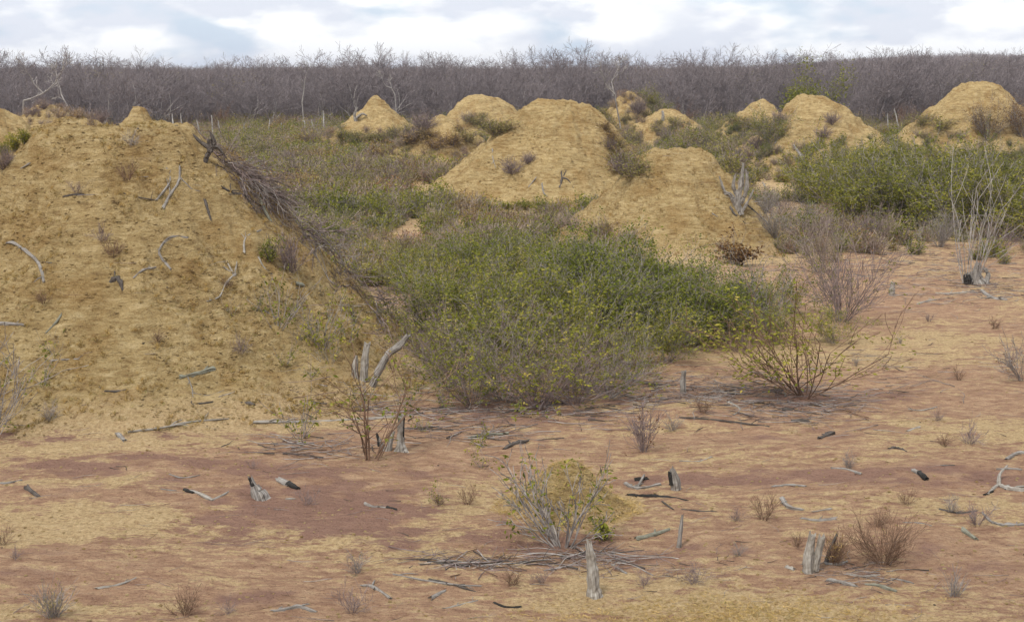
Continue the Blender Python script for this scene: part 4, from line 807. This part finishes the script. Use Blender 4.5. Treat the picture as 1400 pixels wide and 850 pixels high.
# ------------------------------------------------------------------ stumps, logs and sticks, one by one
class MB:
    def __init__(s): s.V, s.Q, s.T, s.UV, s.n = [], [], [], [], 0
    def limb(s, path, rad, rg, sides=9, jag0=0., jag1=0., gn=.22, sub=5, flat=1.0):
        path = [Vector(p) for p in path]; pts, rr_ = [], []
        for i in range(len(path) - 1):
            k = max(2, sub)
            for j in range(k):
                t = j / k
                p0 = path[max(i - 1, 0)]; p1 = path[i]; p2 = path[i + 1]; p3 = path[min(i + 2, len(path) - 1)]
                q = .5 * ((2 * p1) + (p2 - p0) * t + (2 * p0 - 5 * p1 + 4 * p2 - p3) * t * t + (3 * p1 - p0 - 3 * p2 + p3) * t**3)
                pts.append(q); rr_.append(rad[i] * (1 - t) + rad[i + 1] * t)
        pts.append(path[-1]); rr_.append(rad[-1]); n = len(pts); ph0 = rg.uniform(0, 6); ks = [rg.uniform(.8, 1.2) for _ in range(sides)]
        L = 0; up = Vector((0, 0, 1)); base = s.n
        for i, p in enumerate(pts):
            d = (pts[min(i + 1, n - 1)] - pts[max(i - 1, 0)]).normalized(); u = d.cross(up if abs(d.z) < .9 else Vector((0, 1, 0))).normalized(); v = d.cross(u)
            if i: L += (pts[i] - pts[i - 1]).length
            lump_ = 1 + gn * .6 * math.sin(i * 1.3 + ph0) * rg.random()
            for j in range(sides):
                a = 2 * math.pi * j / sides; r = rr_[i] * ks[j] * lump_ * (1 + rg.gauss(0, gn * .35))
                q = p + (u * math.cos(a) * r + v * math.sin(a) * r * flat)
                if i == 0 and jag0: q = q - d * jag0 * rg.random()**1.5
                if i == n - 1 and jag1: q = q + d * jag1 * rg.random()**1.5
                s.V.append(tuple(q)); s.UV.append((j / sides, L))
        for i in range(n - 1):
            for j in range(sides):
                a = base + i * sides + j; b = base + i * sides + (j + 1) % sides; s.Q.append((a, b, b + sides, a + sides))
        s.n += n * sides
        for e, idx, sg in ((0, base, 1), (1, base + (n - 1) * sides, -1)):
            c = sum((Vector(s.V[idx + j]) for j in range(sides)), Vector()) / sides
            d = (pts[1] - pts[0]).normalized() if e == 0 else (pts[-2] - pts[-1]).normalized()
            jj = jag0 if e == 0 else jag1; c = c + d * (jj * .8 if jj else 0); s.V.append(tuple(c)); s.UV.append((.5, 0)); s.n += 1
            for j in range(sides):
                t_ = (idx + j, idx + (j + 1) % sides, s.n - 1); s.T.append(t_ if e else t_[::-1])
    def build(s, name, mat_, origin, parent=None):
        V = np.array(s.V) - np.array(origin); me = mesh_from(name, V, s.Q, s.T, mats=[mat_], uv=s.UV, smooth=False)
        o_ = link(name, me, parent)
        if parent is None: o_.location = tuple(origin)
        return o_
def ground_path(pts, wpx, lift=.12, arch=None):
    wpx = [q * (.72 if pts[0][1] > 560 else .60) for q in wpx]
    out_ = []
    for i, (a, b) in enumerate(pts):
        p = P(a, b); w_ = wpx[min(i, len(wpx) - 1)] * scale_at(p) / 2; z_ = p[2] + w_ * lift + (arch[i] if arch else 0); out_.append((p[0], p[1], z_, w_))
    return out_
CNT = [0]
def lay(name, label, pts, w, mat_=None, forks=(), char=None, cat='stick', jag=.04, arch=None, group=None, flat=1.0, gn=.22):
    """wood lying on the soil along pixels measured on the photo; w = thickness in photo px; forks = [(pts, w, arch)]; char = [(pts, w)] burnt ends"""
    CNT[0] += 1; rg_ = random.Random(900 + CNT[0]); mat_ = mat_ or WOODG; w = w if isinstance(w, (list, tuple)) else [w, w * .9, w * .8, w * .65, w * .5, w * .4]
    gp = ground_path(pts, w, arch=arch); mb = MB(); org = gp[0][:3]
    mb.limb([q[:3] for q in gp], [q[3] for q in gp], rg_, jag0=jag, jag1=jag, flat=flat, gn=gn * 1.35)
    L_ = sum((Vector(gp[i + 1][:3]) - Vector(gp[i][:3])).length for i in range(len(gp) - 1))
    if L_ > .28 and flat == 1.0:
        for _ in range(2 if L_ < .8 else 3):
            i = rg_.randrange(len(gp) - 1); tt = rg_.random(); a_ = Vector(gp[i][:3]).lerp(Vector(gp[i + 1][:3]), tt); r_ = gp[i][3] * (1 - tt) + gp[i + 1][3] * tt
            dd = (Vector(gp[i + 1][:3]) - Vector(gp[i][:3])).normalized(); dd = (Matrix.Rotation(rg_.choice([-1, 1]) * rg_.uniform(.4, 1.1), 3, 'Z') @ dd + Vector((0, 0, rg_.uniform(0, .5)))).normalized(); ll = rg_.uniform(.06, .22) * min(L_, 1.2)
            e_ = a_ + dd * ll; zz_ = float(Z(e_.x, e_.y)); e_.z = max(e_.z, zz_ + .004)
            mb.limb([a_, a_.lerp(e_, .5) + Vector((0, 0, ll * .06)), e_], [r_ * .55, r_ * .42, r_ * .25], rg_, sides=6, jag1=.02, gn=.3)
    for f in forks:
        fp = ground_path(f[0], f[1] if isinstance(f[1], (list, tuple)) else [f[1], f[1] * .8, f[1] * .6, f[1] * .5], arch=f[2] if len(f) > 2 else None)
        mb.limb([q[:3] for q in fp], [q[3] for q in fp], rg_, sides=7, jag0=0, jag1=jag * .7, gn=gn)
    o_ = mb.build(name, mat_, org); tag(o_, label, cat, group)
    if char:
        mc = MB(); cp = ground_path(char[0], char[1] if isinstance(char[1], (list, tuple)) else [char[1]], lift=.6)
        mc.limb([q[:3] for q in cp], [q[3] for q in cp], rg_, jag0=jag * .4, jag1=jag, gn=.35)
        mc.build('charred_end', CHAR, org, o_)
    return o_
def stand(name, label, base, limbs, mat_=None, cat='stump', chars=(), jag=.06, gn=.16):
    """upright wood: limbs = [([(dx, dy_up) px offsets from the base], [widths px])]"""
    CNT[0] += 1; rg_ = random.Random(1500 + CNT[0]); b = P(*base); k = scale_at(b); mb = MB(); mat_ = mat_ or WOODG
    def pth(ofs, dep): return [(b[0] + dx * k, b[1] + dep * j * k, b[2] + (up * k) / math.cos(PITCH) - (.03 if up <= 0 else 0)) for j, (dx, up) in enumerate(ofs)]
    for i, l in enumerate(limbs): mb.limb(pth(l[0], l[2] if len(l) > 2 else 0), [q * k / 2 for q in l[1]], rg_, sides=11, jag0=0, jag1=jag, gn=gn)
    o_ = mb.build(name, mat_, b); tag(o_, label, cat)
    for ofs, ww in chars:
        mc = MB(); mc.limb([(q[0], q[1] - .3 * ww[0] * k, q[2]) for q in pth(ofs, 0)], [q * k / 2 for q in ww], rg_, sides=7, jag1=.03, gn=.3); mc.build('charred_edge', CHAR, b, o_)
    return o_
stand('stump', 'pale weathered split stump standing at bottom centre, nearest to the camera', (811, 816), [([(2, 0), (0, 12), (-3, 45), (-6, 66)], [24, 17, 14, 10])], WOODP, jag=.10)
stand('twin_stump', 'grey stump split into two broken prongs at the lower right', (1110, 782), [([(-5, 0), (-6, 18), (-2, 50)], [17, 14, 9]), ([(3, 3), (6, 20), (11, 46)], [11, 10, 9], .4)], WOODP, jag=.07)
stand('thin_stake', 'thin dark splintered stake leaning behind the twin stump', (1128, 770), [([(0, 0), (6, 18), (14, 38)], [7, 6, 3])], WOODD, jag=.05)
stand('slender_stump', 'slender pale stump with flared foot and one burnt side', (548, 617), [([(0, 0), (0, 10), (0, 30), (1, 47)], [24, 11, 9, 9])], WOODP, chars=[([(3, 20), (5, 46)], [4, 3])], jag=.04)
stand('broken_stump', 'low jagged grey stump between the reddish shrub and slender pale stump', (530, 616), [([(0, 0), (4, 14), (8, 24)], [14, 8, 4]), ([(-4, 0), (-8, 8), (-13, 18)], [9, 6, 4], .5)], WOODG, chars=[([(-12, 6), (-14, 22)], [4, 3])])
stand('double_stump', 'weathered stump of two upright stubs at the foot of the thicket', (492, 518), [([(6, 0), (7, 22), (11, 47)], [12, 10, 8]), ([(-6, 0), (-7, 12), (-5, 26)], [9, 8, 6], .4)], WOODP, jag=.07)
stand('leaning_stump', 'pale leaning broken branch-stump with a dark crack, right of the double stump', (508, 527), [([(0, 0), (10, 18), (24, 42), (38, 52), (50, 66)], [10, 9, 8, 9, 5])], WOODG, jag=.06)
stand('stump', 'dark wedge-shaped stump with a burnt tip beside the hollow log', (354, 682), [([(0, 0), (-5, 12), (-10, 26)], [22, 12, 5]), ([(6, 0), (2, 8), (-2, 16)], [20, 14, 6], .3)], WOODG, chars=[([(-7, 18), (-11, 28)], [6, 4])])
stand('thin_stake', 'thin grey stake standing alone right of the foreground shrub', (928, 748), [([(0, 0), (2, 22), (4, 44)], [7, 6, 3])], WOODG, jag=.03)
stand('burnt_stump', 'grey stump with blackened left side behind the burnt log', (924, 670), [([(0, 0), (-2, 15), (-6, 28)], [17, 12, 6])], WOODG, chars=[([(-6, 8), (-9, 24)], [8, 5])])
stand('gnarled_stump', 'gnarled silver-grey dead stump with twisted prongs on the smooth mound', (1010, 292), [([(0, 0), (-2, 20), (2, 40), (4, 66)], [12, 9, 7, 3]), ([(-4, 12), (-10, 24), (-20, 30), (-27, 48)], [7, 5, 4, 2], .3), ([(2, 14), (8, 26), (10, 44), (8, 58)], [7, 5, 4, 2], -.3), ([(0, 20), (-8, 36), (-6, 52)], [7, 5, 2], .4), ([(4, 2), (12, 16), (18, 30)], [5, 3, 2]), ([(-6, 8), (-14, 26), (-24, 24)], [5, 4, 3])], WOODG, jag=.08, gn=.3)
lay('fallen_branch', 'dark root branch sliding down from the gnarled stump on the smooth mound', [(998, 285), (1006, 297), (1018, 305)], [5, 4, 3], WOODD)
lay('fallen_branch', 'thin dark branch running right from the gnarled stump foot', [(1022, 282), (1036, 294), (1050, 306)], [4, 3, 2], WOODD)
stand('stump', 'greyish stump sprouting the pale shoots at the right', (1338, 388), [([(0, 0), (-4, 12), (-2, 26)], [22, 12, 8]), ([(-12, 2), (-14, 14)], [12, 8]), ([(8, 0), (12, 12), (6, 20)], [10, 6, 4])], WOODG, chars=[([(-16, 2), (-18, 12)], [12, 9])])
stand('stump', 'small pale stump in front of the right-hand shrubs, above the long litter', (1258, 328), [([(0, 0), (0, 8), (1, 15)], [9, 8, 5])], WOODP, jag=.05)
stand('stump', 'short pale stub on bare soil, left of the right-hand stump', (1219, 404), [([(0, 0), (0, 8), (1, 17)], [8, 7, 5])], WOODP, jag=.05)
stand('stump', 'short grey stub on the red soil under the right end of the thicket', (934, 539), [([(0, 0), (-1, 16), (0, 30)], [9, 8, 6])], WOODG, jag=.04)
stand('root_stump', 'knotted dark root stump at the upper right edge of the large mound', (284, 224), [([(-6, -10), (-2, 4), (4, 16), (4, 28)], [5, 7, 8, 6]), ([(4, 16), (10, 26), (6, 38)], [8, 6, 3]), ([(4, 18), (-8, 26), (-16, 34)], [7, 5, 3]), ([(6, 20), (14, 20), (20, 14)], [6, 5, 3])], WOODD, gn=.3)
lay('log', 'grey log stub lying against the right flank brush heap', [(355, 275), (361, 290), (370, 303)], [8, 7, 6], WOODL)
lay('long_pole', 'long thin pale stick lying on the sand below the large mound', [(176, 592), (215, 586), (262, 579), (312, 574)], [5, 5, 4, 2.5], WOODP, jag=.03)
lay('log', 'short grey log at the left end of the long pale stick', [(161, 595), (170, 603)], [9, 8], WOODG, cat='log')
lay('long_pole', 'long pale pole lying behind the slender stump', [(350, 578), (420, 577), (490, 574), (560, 568)], [6, 5, 5, 4], WOODP, jag=.05)
lay('forked_wood', 'pale forked piece of wood on the left foreground soil', [(256, 671), (272, 676), (290, 685)], [5, 9, 9], WOODP, [([(290, 685), (302, 679), (312, 673)], [7, 5, 3])], cat='wood', char=([(252, 671), (263, 674)], [6, 5]), flat=.7)
lay('bark_piece', 'flat grey bark pieces lying left of and above the forked wood', [(234, 650), (250, 654), (271, 650)], [4, 6, 3], WOODG, cat='bark', flat=.4)
lay('twig', 'thin grey stick just under the flat bark, left foreground', [(220, 669), (240, 671)], 3, WOODG)
lay('hollow_log', 'short hollow grey log with black broken end right of the wedge stump', [(381, 658), (396, 664)], [10, 13], WOODG, cat='log', char=([(395, 664), (407, 669)], [12, 7]))
lay('white_chip', 'tiny whitish chip below the hollow log', [(393, 683), (402, 683)], 5, WOODP, cat='chip')
lay('wood_chunk', 'small dark grey knot of wood on the yellow sand, far left', [(38, 670), (52, 678)], [10, 7], WOODD, cat='wood')
lay('twig', 'dark thin stick poking in from the left photo edge', [(-4, 661), (14, 661), (30, 657)], [4, 5, 3], WOODG)
lay('stick', 'whitish short stick lying alone at the bottom left', [(134, 805), (160, 801), (182, 793)], [5, 5, 3], WOODP)
lay('stick', 'grey knobbly stick with burnt right end, on the reddish patch', [(500, 691), (512, 694), (530, 694)], [9, 5, 5], WOODG, char=([(530, 694), (540, 698)], [6, 4]))
lay('log', 'gnarled grey log at the bottom edge, left of centre', [(375, 839), (392, 833), (410, 830), (430, 837)], [6, 8, 10, 6], WOODG, cat='log', gn=.35)
lay('log', 'rough short grey log pointing down right, bottom left of centre', [(494, 802), (510, 804), (532, 819)], [5, 9, 7], WOODG, [([(508, 803), (512, 796)], [5, 3])], cat='log')
lay('stick', 'long pale stick at the bottom, nearly level, under the brush sticks', [(540, 788), (580, 795), (620, 800), (655, 802)], [4, 5, 5, 3], WOODG)
lay('stick', 'second stick crossing the long pale one at the bottom', [(590, 793), (620, 802), (647, 808)], [5, 5, 3], WOODD)
lay('stick', 'short dark chunk of wood beneath the long pale stick', [(590, 820), (607, 808)], [9, 6], WOODG)
lay('stick', 'thin pale stick at the bottom edge, beneath the short dark chunk', [(609, 832), (628, 827), (651, 822)], [3, 4, 3], WOODP)
lay('stick', 'short black-and-grey stick at the bottom edge left of the nearest stump', [(678, 827), (692, 830), (708, 832)], [4, 5, 5], CHAR)
for i, (a, b, c) in enumerate([((575, 773), (640, 770), (700, 772)), ((585, 768), (640, 772), (712, 768)), ((575, 766), (620, 772), (680, 776)), ((660, 765), (720, 768), (790, 760)), ((700, 772), (790, 762), (880, 752))]):
    lay('dark_stick', ['longest of the dark sticks heaped left of the foreground shrub', 'dark stick crossing the small heap left of the foreground shrub', 'frontmost dark stick of the heap left of the foreground shrub', 'dark stick running from the small heap towards the foreground shrub', 'thin long stick lying in front of the foreground shrub'][i], [a, b, c], [4, 4, 2], WOODD, jag=.02)
lay('log', 'mossy grey log lying right of the foreground shrub', [(871, 737), (890, 733), (912, 727)], [9, 9, 7], WOODL, cat='log')
lay('stick', 'stubby grey stick right of the nearest stump', [(838, 773), (847, 779), (855, 785)], [5, 6, 4], WOODG)
lay('burnt_log', 'long black burnt log lying under the burnt stump', [(860, 677), (885, 680), (912, 680), (938, 684)], [6, 9, 7, 4], CHAR, cat='log', gn=.35)
lay('log', 'pale grey broken log just behind the black burnt log', [(856, 662), (872, 668), (902, 663)], [8, 8, 9], WOODG, [([(872, 666), (880, 656)], [6, 5], [0, .05])], cat='log', char=([(868, 658), (884, 656)], [8, 6]))
lay('stick', 'dark thin flat stick below right of the black burnt log', [(934, 697), (955, 700), (978, 700)], [3, 4, 2], WOODD)
lay('twig', 'short dark twig under the burnt log, pointing down right', [(905, 687), (920, 697)], 3, WOODD)
lay('white_stick', 'thin white curved stick on the pinkish soil right of centre', [(932, 631), (955, 631), (972, 625)], [3, 3, 4], WOODP)
lay('log', 'crumbling dark gnarled log behind the straw-covered hummock', [(690, 614), (702, 608), (722, 603)], [7, 9, 8], WOODD, cat='log', gn=.4)
lay('log', 'crumbling lichened log at the foot of the thicket litter', [(644, 600), (664, 597), (692, 594)], [9, 11, 8], WOODL, cat='log', gn=.4)
lay('log', 'thickest of the grey logs lying in front of the twin stump', [(1134, 794), (1150, 796), (1168, 801)], [10, 9, 8], WOODG, cat='log')
lay('log', 'rightmost of the grey logs in front of the twin stump', [(1185, 800), (1203, 804), (1222, 808)], [7, 8, 7], WOODL, cat='log')
lay('stick', 'pale splinter lying behind the logs of the twin stump', [(1158, 785), (1176, 789), (1202, 787)], [5, 6, 3], WOODP)
lay('stick', 'grey stick at the right end behind the twin stump logs', [(1218, 792), (1236, 794), (1248, 797)], [5, 6, 3], WOODG)
lay('stick', 'pale short piece of wood directly right of the twin stump', [(1130, 771), (1145, 773), (1156, 770)], [6, 7, 5], WOODG)
lay('wood_chunk', 'small pale chunk at the left foot of the twin stump', [(1076, 777), (1084, 778)], [9, 7], WOODP, cat='wood')
lay('stick', 'level grey stick right of the burnt stump', [(1057, 666), (1080, 665), (1100, 666)], [5, 5, 4], WOODG)
lay('wood_chunk', 'upturned grey chunk with a tail, above the flat grey stick', [(1069, 684), (1078, 694), (1096, 699)], [10, 9, 5], WOODG, cat='wood')
lay('white_chip', 'whitish chip right of the upturned grey chunk', [(1113, 700), (1134, 698)], [4, 6], WOODP, cat='chip')
lay('stick', 'flat twisted grey stick just below the whitish chip', [(1097, 711), (1118, 713), (1141, 710)], [4, 6, 7], WOODG)
lay('stick', 'flat grey sliver of wood right of the reddish dry weed tips', [(1237, 715), (1255, 716), (1271, 718)], [3, 5, 3], WOODG, flat=.6)
lay('burnt_log', 'short round log with a jet-black end facing down right', [(1250, 644), (1258, 650)], [10, 10], WOODG, cat='log', char=([(1257, 650), (1266, 657)], [11, 10]))
lay('wood_chunk', 'pale block of wood with a dark shadowed side, right foreground', [(1318, 726), (1334, 738)], [12, 8], WOODL, cat='wood')
lay('root_branch', 'large pale root branch with an upright prong at the right photo edge', [(1350, 676), (1364, 664), (1378, 670), (1402, 672), (1440, 674)], [5, 8, 11, 11, 10], WOODP, [([(1366, 666), (1366, 658), (1375, 652)], [8, 6, 4], [0, .07, .12])], cat='branch', char=([(1346, 677), (1356, 673)], [5, 5]))
lay('fallen_branch', 'gnarled grey branch lying below the large pale root branch', [(1344, 705), (1358, 715), (1376, 720), (1397, 718)], [4, 6, 8, 9], WOODG, cat='branch', gn=.35)
lay('dark_stick', 'knotted brown stick left of the gnarled grey branch', [(1288, 698), (1310, 702), (1335, 700)], [5, 5, 4], WOODD)
lay('fallen_branch', 'twisted grey stick above the level grey stick, centre right', [(1138, 640), (1155, 642), (1176, 648)], [4, 5, 6], WOODG, cat='branch')
lay('dark_stick', 'dark knobbly stick on pale sand, upper right foreground', [(1216, 614), (1226, 613), (1239, 617)], [4, 7, 3], WOODD, gn=.4)
lay('wood_chunk', 'rounded grey lump of wood alone on pinkish soil, right of centre', [(1120, 601), (1136, 594)], [9, 11], WOODD, cat='wood', gn=.35)
lay('white_stick', 'short white splinter on the sand above the dark knobbly stick', [(1241, 590), (1257, 585)], [4, 6], WOODP)
lay('stick', 'thin dark flake left of the pale log at the right edge', [(1289, 637), (1302, 636)], [4, 3], WOODD)
lay('log', 'pale log with splintered end at the right edge, upper', [(1376, 628), (1392, 620), (1410, 622)], [6, 9, 7], WOODG, cat='log')
lay('stick', 'grey flat stick right under the pale log at the right edge', [(1365, 642), (1380, 641), (1394, 642)], [4, 5, 4], WOODG)
lay('log', 'grey log stretching right from the sprouting stump', [(1342, 398), (1356, 408), (1376, 411)], [7, 9, 6], WOODG, cat='log')
lay('white_stick', 'pale stick left of the sprouting stump', [(1280, 402), (1300, 402), (1330, 399)], [3, 5, 4], WOODP)
lay('white_stick', 'pale short stick on the soil right of the short pale stub', [(1254, 416), (1270, 412), (1284, 410)], [4, 5, 3], WOODP)
lay('fallen_branch', 'curved dead branch at the foot of the open many-stemmed shrub', [(1024, 508), (1050, 514), (1066, 524), (1074, 542)], [4, 5, 5, 5], WOODG, cat='branch')
lay('fallen_branch', 'bent pale root on the litter just below the thicket, right', [(985, 548), (1000, 552), (1012, 560), (1003, 568)], [4, 5, 4, 3], WOODP, cat='branch')
lay('fallen_branch', 'long thin dark branch lying right of centre towards the open shrub', [(930, 572), (975, 574), (1050, 584)], [4, 4, 3], WOODD, cat='branch')
lay('fallen_branch', 'long dark branch lying below the right end of the thicket', [(820, 510), (880, 524), (925, 527)], [4, 5, 3], WOODD, cat='branch')
lay('wood_chunk', 'dark gnarled chunk in the litter below the open shrub', [(1072, 562), (1084, 560)], [8, 6], WOODD, cat='wood')
lay('wood_chunk', 'grey-brown chunk of wood under the litter, below the open shrub', [(1084, 577), (1104, 577)], [7, 7], WOODD, cat='wood')
lay('white_stick', 'forked white stick at the top of the right-hand open soil', [(1243, 560), (1258, 562), (1280, 557)], [4, 4, 3], WOODP)
# on the large mound
lay('curved_branch', 'grey branch arching in from the left edge of the large mound', [(-6, 342), (16, 338), (38, 346), (54, 364), (60, 388)], [7, 8, 8, 7, 6], WOODG, cat='branch')
lay('log', 'grey log end poking in at the left edge, low on the large mound', [(-6, 445), (14, 446), (33, 449)], [8, 8, 7], WOODG, cat='log')
lay('stick', 'short curved mossy stick right of the log end, large mound', [(64, 458), (74, 446), (83, 432)], [3, 5, 6], WOODL)
lay('root_clump', 'dark charred root chunk in the middle of the large mound', [(152, 388), (162, 388), (168, 401)], [9, 12, 5], WOODD, [([(158, 386), (157, 379)], [5, 3], [0, .03])], cat='root', gn=.45)
lay('curved_branch', 'C-shaped grey branch right of the charred root chunk', [(233, 371), (221, 356), (218, 342), (232, 328), (256, 327)], [5, 6, 5, 4, 6], WOODG, cat='branch')
lay('stick', 'short stick just left of the C-shaped branch', [(184, 380), (196, 373), (211, 367)], [3, 5, 4], WOODG)
lay('splintered_branch', 'pale curved branch ending in reddish splinters, right part of the large mound', [(284, 414), (300, 408), (308, 390), (320, 376)], [3, 4, 5, 8], WOODP, [([(320, 376), (312, 364)], [5, 3], [0, .03]), ([(321, 376), (324, 362)], [5, 2], [0, .03]), ([(320, 378), (306, 368)], [4, 3], [0, .02])], cat='branch')
lay('curved_branch', 'small pale hooked stick above the splintered branch', [(334, 346), (334, 332), (340, 322), (356, 315)], [6, 4, 3, 4], WOODP, cat='branch')
lay('curved_branch', 'pale hooked stick below the yellow-olive tuft', [(354, 354), (361, 366), (372, 376)], [4, 3, 2.5], WOODP, cat='branch')
lay('log', 'lichen-spotted log low on the large mound, with twigs in front', [(247, 518), (262, 515), (290, 507)], [6, 9, 9], WOODL, cat='log', gn=.35)
lay('stick', 'bare forked twig in front of the lichen-spotted log', [(256, 515), (262, 530), (264, 544)], [3, 3, 2], WOODG, [([(262, 540), (285, 541), (308, 534)], [3, 2, 2])])
lay('forked_branch', 'upper grey V-shaped branch pair near the top of the large mound, left', [(214, 278), (226, 262), (233, 250), (228, 230)], [6, 6, 4, 3], WOODG, cat='branch')
lay('forked_branch', 'right arm of the grey V-shaped branch near the top of the large mound', [(223, 288), (232, 268), (244, 252), (246, 232)], [6, 6, 5, 4], WOODG, [([(246, 250), (262, 260), (272, 263)], [3, 3, 2])], cat='branch')
lay('stick', 'dark short branch sticking from the mound, right of the V-shaped pair', [(280, 278), (284, 290), (288, 301)], [6, 6, 4], WOODD)
lay('curved_branch', 'dark bent branch on the upper right of the large mound', [(304, 260), (318, 264), (334, 270), (344, 282), (351, 291)], [7, 6, 4, 3, 2], WOODD, cat='branch')
lay('stick', 'dark flat sliver high on the left half of the large mound', [(88, 272), (100, 272), (112, 274)], [4, 5, 4], WOODD)
lay('stick', 'thin brown stick left of the V-shaped branches', [(171, 265), (190, 270), (212, 279)], [3, 3, 2], WOODD)
lay('stick', 'thin pale stick on the left shoulder of the large mound', [(30, 230), (40, 224)], [3, 4], WOODP)
lay('stick', 'flat grey stick low on the left of the large mound', [(70, 497), (88, 497), (107, 495)], [4, 4, 3], WOODG)
lay('stick', 'flat grey stick at the left foot of the large mound', [(145, 537), (160, 536), (172, 534)], [4, 6, 3], WOODD)
lay('dark_stick', 'dark flat stick right of centre at the foot of the large mound', [(272, 554), (290, 553)], [5, 4], WOODD)
lay('stone', 'small dark rounded lump at the foot of the large mound', [(338, 552), (347, 554)], [9, 7], WOODD, cat='lump', gn=.3)
lay('wood_chunk', 'mossy dark chunk on the lower right slope of the large mound', [(404, 388), (414, 394)], [9, 8], WOODL, cat='wood')
lay('stick', 'grey stick lying on the lower right slope of the large mound', [(362, 428), (380, 438)], [5, 4], WOODG)
# on the other mounds
lay('forked_branch', 'black forked branch on the front of the broad central mound', [(765, 256), (768, 244), (767, 236)], [4, 4, 3], WOODD, [([(768, 244), (776, 246), (784, 258)], [4, 3, 2]), ([(768, 246), (774, 234)], [3, 2])], cat='branch')
lay('stick', 'pale thin stick on the left part of the broad central mound', [(673, 206), (674, 220), (678, 232)], [3, 2.5, 2], WOODP)
lay('stick', 'pale stick leaning low on the front of the broad central mound', [(723, 256), (733, 244)], [3, 3], WOODG)
lay('stick', 'short upright-looking pale stick at the foot of the broad central mound', [(741, 252), (743, 264), (748, 270)], [3, 3, 2], WOODG)
stand('stump', 'tiny grey stump with prongs on the left shoulder of the pointed mound', (487, 168), [([(0, 0), (-2, 10), (2, 18)], [5, 4, 2]), ([(0, 4), (8, 10), (14, 8)], [4, 3, 2])], WOODG)
lay('stick', 'pale stick on the left side of the pointed mound', [(474, 170), (482, 156)], [3, 3], WOODP)
stand('stump', 'tiny pale stump on the right shoulder of the very low far mound', (906, 170), [([(0, 0), (0, 8), (-1, 12)], [5, 4, 3])], WOODP)
lay('stick', 'small pale stick lying on the face of the smooth mound', [(974, 293), (981, 297)], [3, 3], WOODP)
lay('stick', 'pale stick on the litter behind the gnarled stump', [(1043, 250), (1047, 256)], [3, 3], WOODP)
lay('fallen_branch', 'long grey fallen limb leaning in the right-hand green stand', [(1084, 232), (1105, 248), (1132, 264)], [4, 6, 7], WOODG, cat='branch', arch=[1.0, .6, .2])

# ------------------------------------------------------------------ the air: very thin haze
hz = bpy.data.materials.new('haze_air'); hz.use_nodes = True; ht = hz.node_tree; ht.nodes.clear()
ho_ = NN(ht, 'ShaderNodeOutputMaterial'); pv = NN(ht, 'ShaderNodeVolumePrincipled'); pv.inputs['Color'].default_value = (.86, .88, 1, 1); pv.inputs['Density'].default_value = .0004; pv.inputs['Anisotropy'].default_value = .2
ht.links.new(pv.outputs[0], ho_.inputs['Volume'])
bx = [(sx * 1700, sy * 1700, z_) for z_ in (-2, 16) for sx, sy in ((-1, -1), (1, -1), (1, 1), (-1, 1))]
hme = bpy.data.meshes.new('haze'); hme.from_pydata(bx, [], [(3, 2, 1, 0), (4, 5, 6, 7), (0, 1, 5, 4), (1, 2, 6, 5), (2, 3, 7, 6), (3, 0, 4, 7)]); hme.materials.append(hz)
tag(link('haze', hme), 'thin pale air veiling the far woodland', 'haze', kind='stuff')
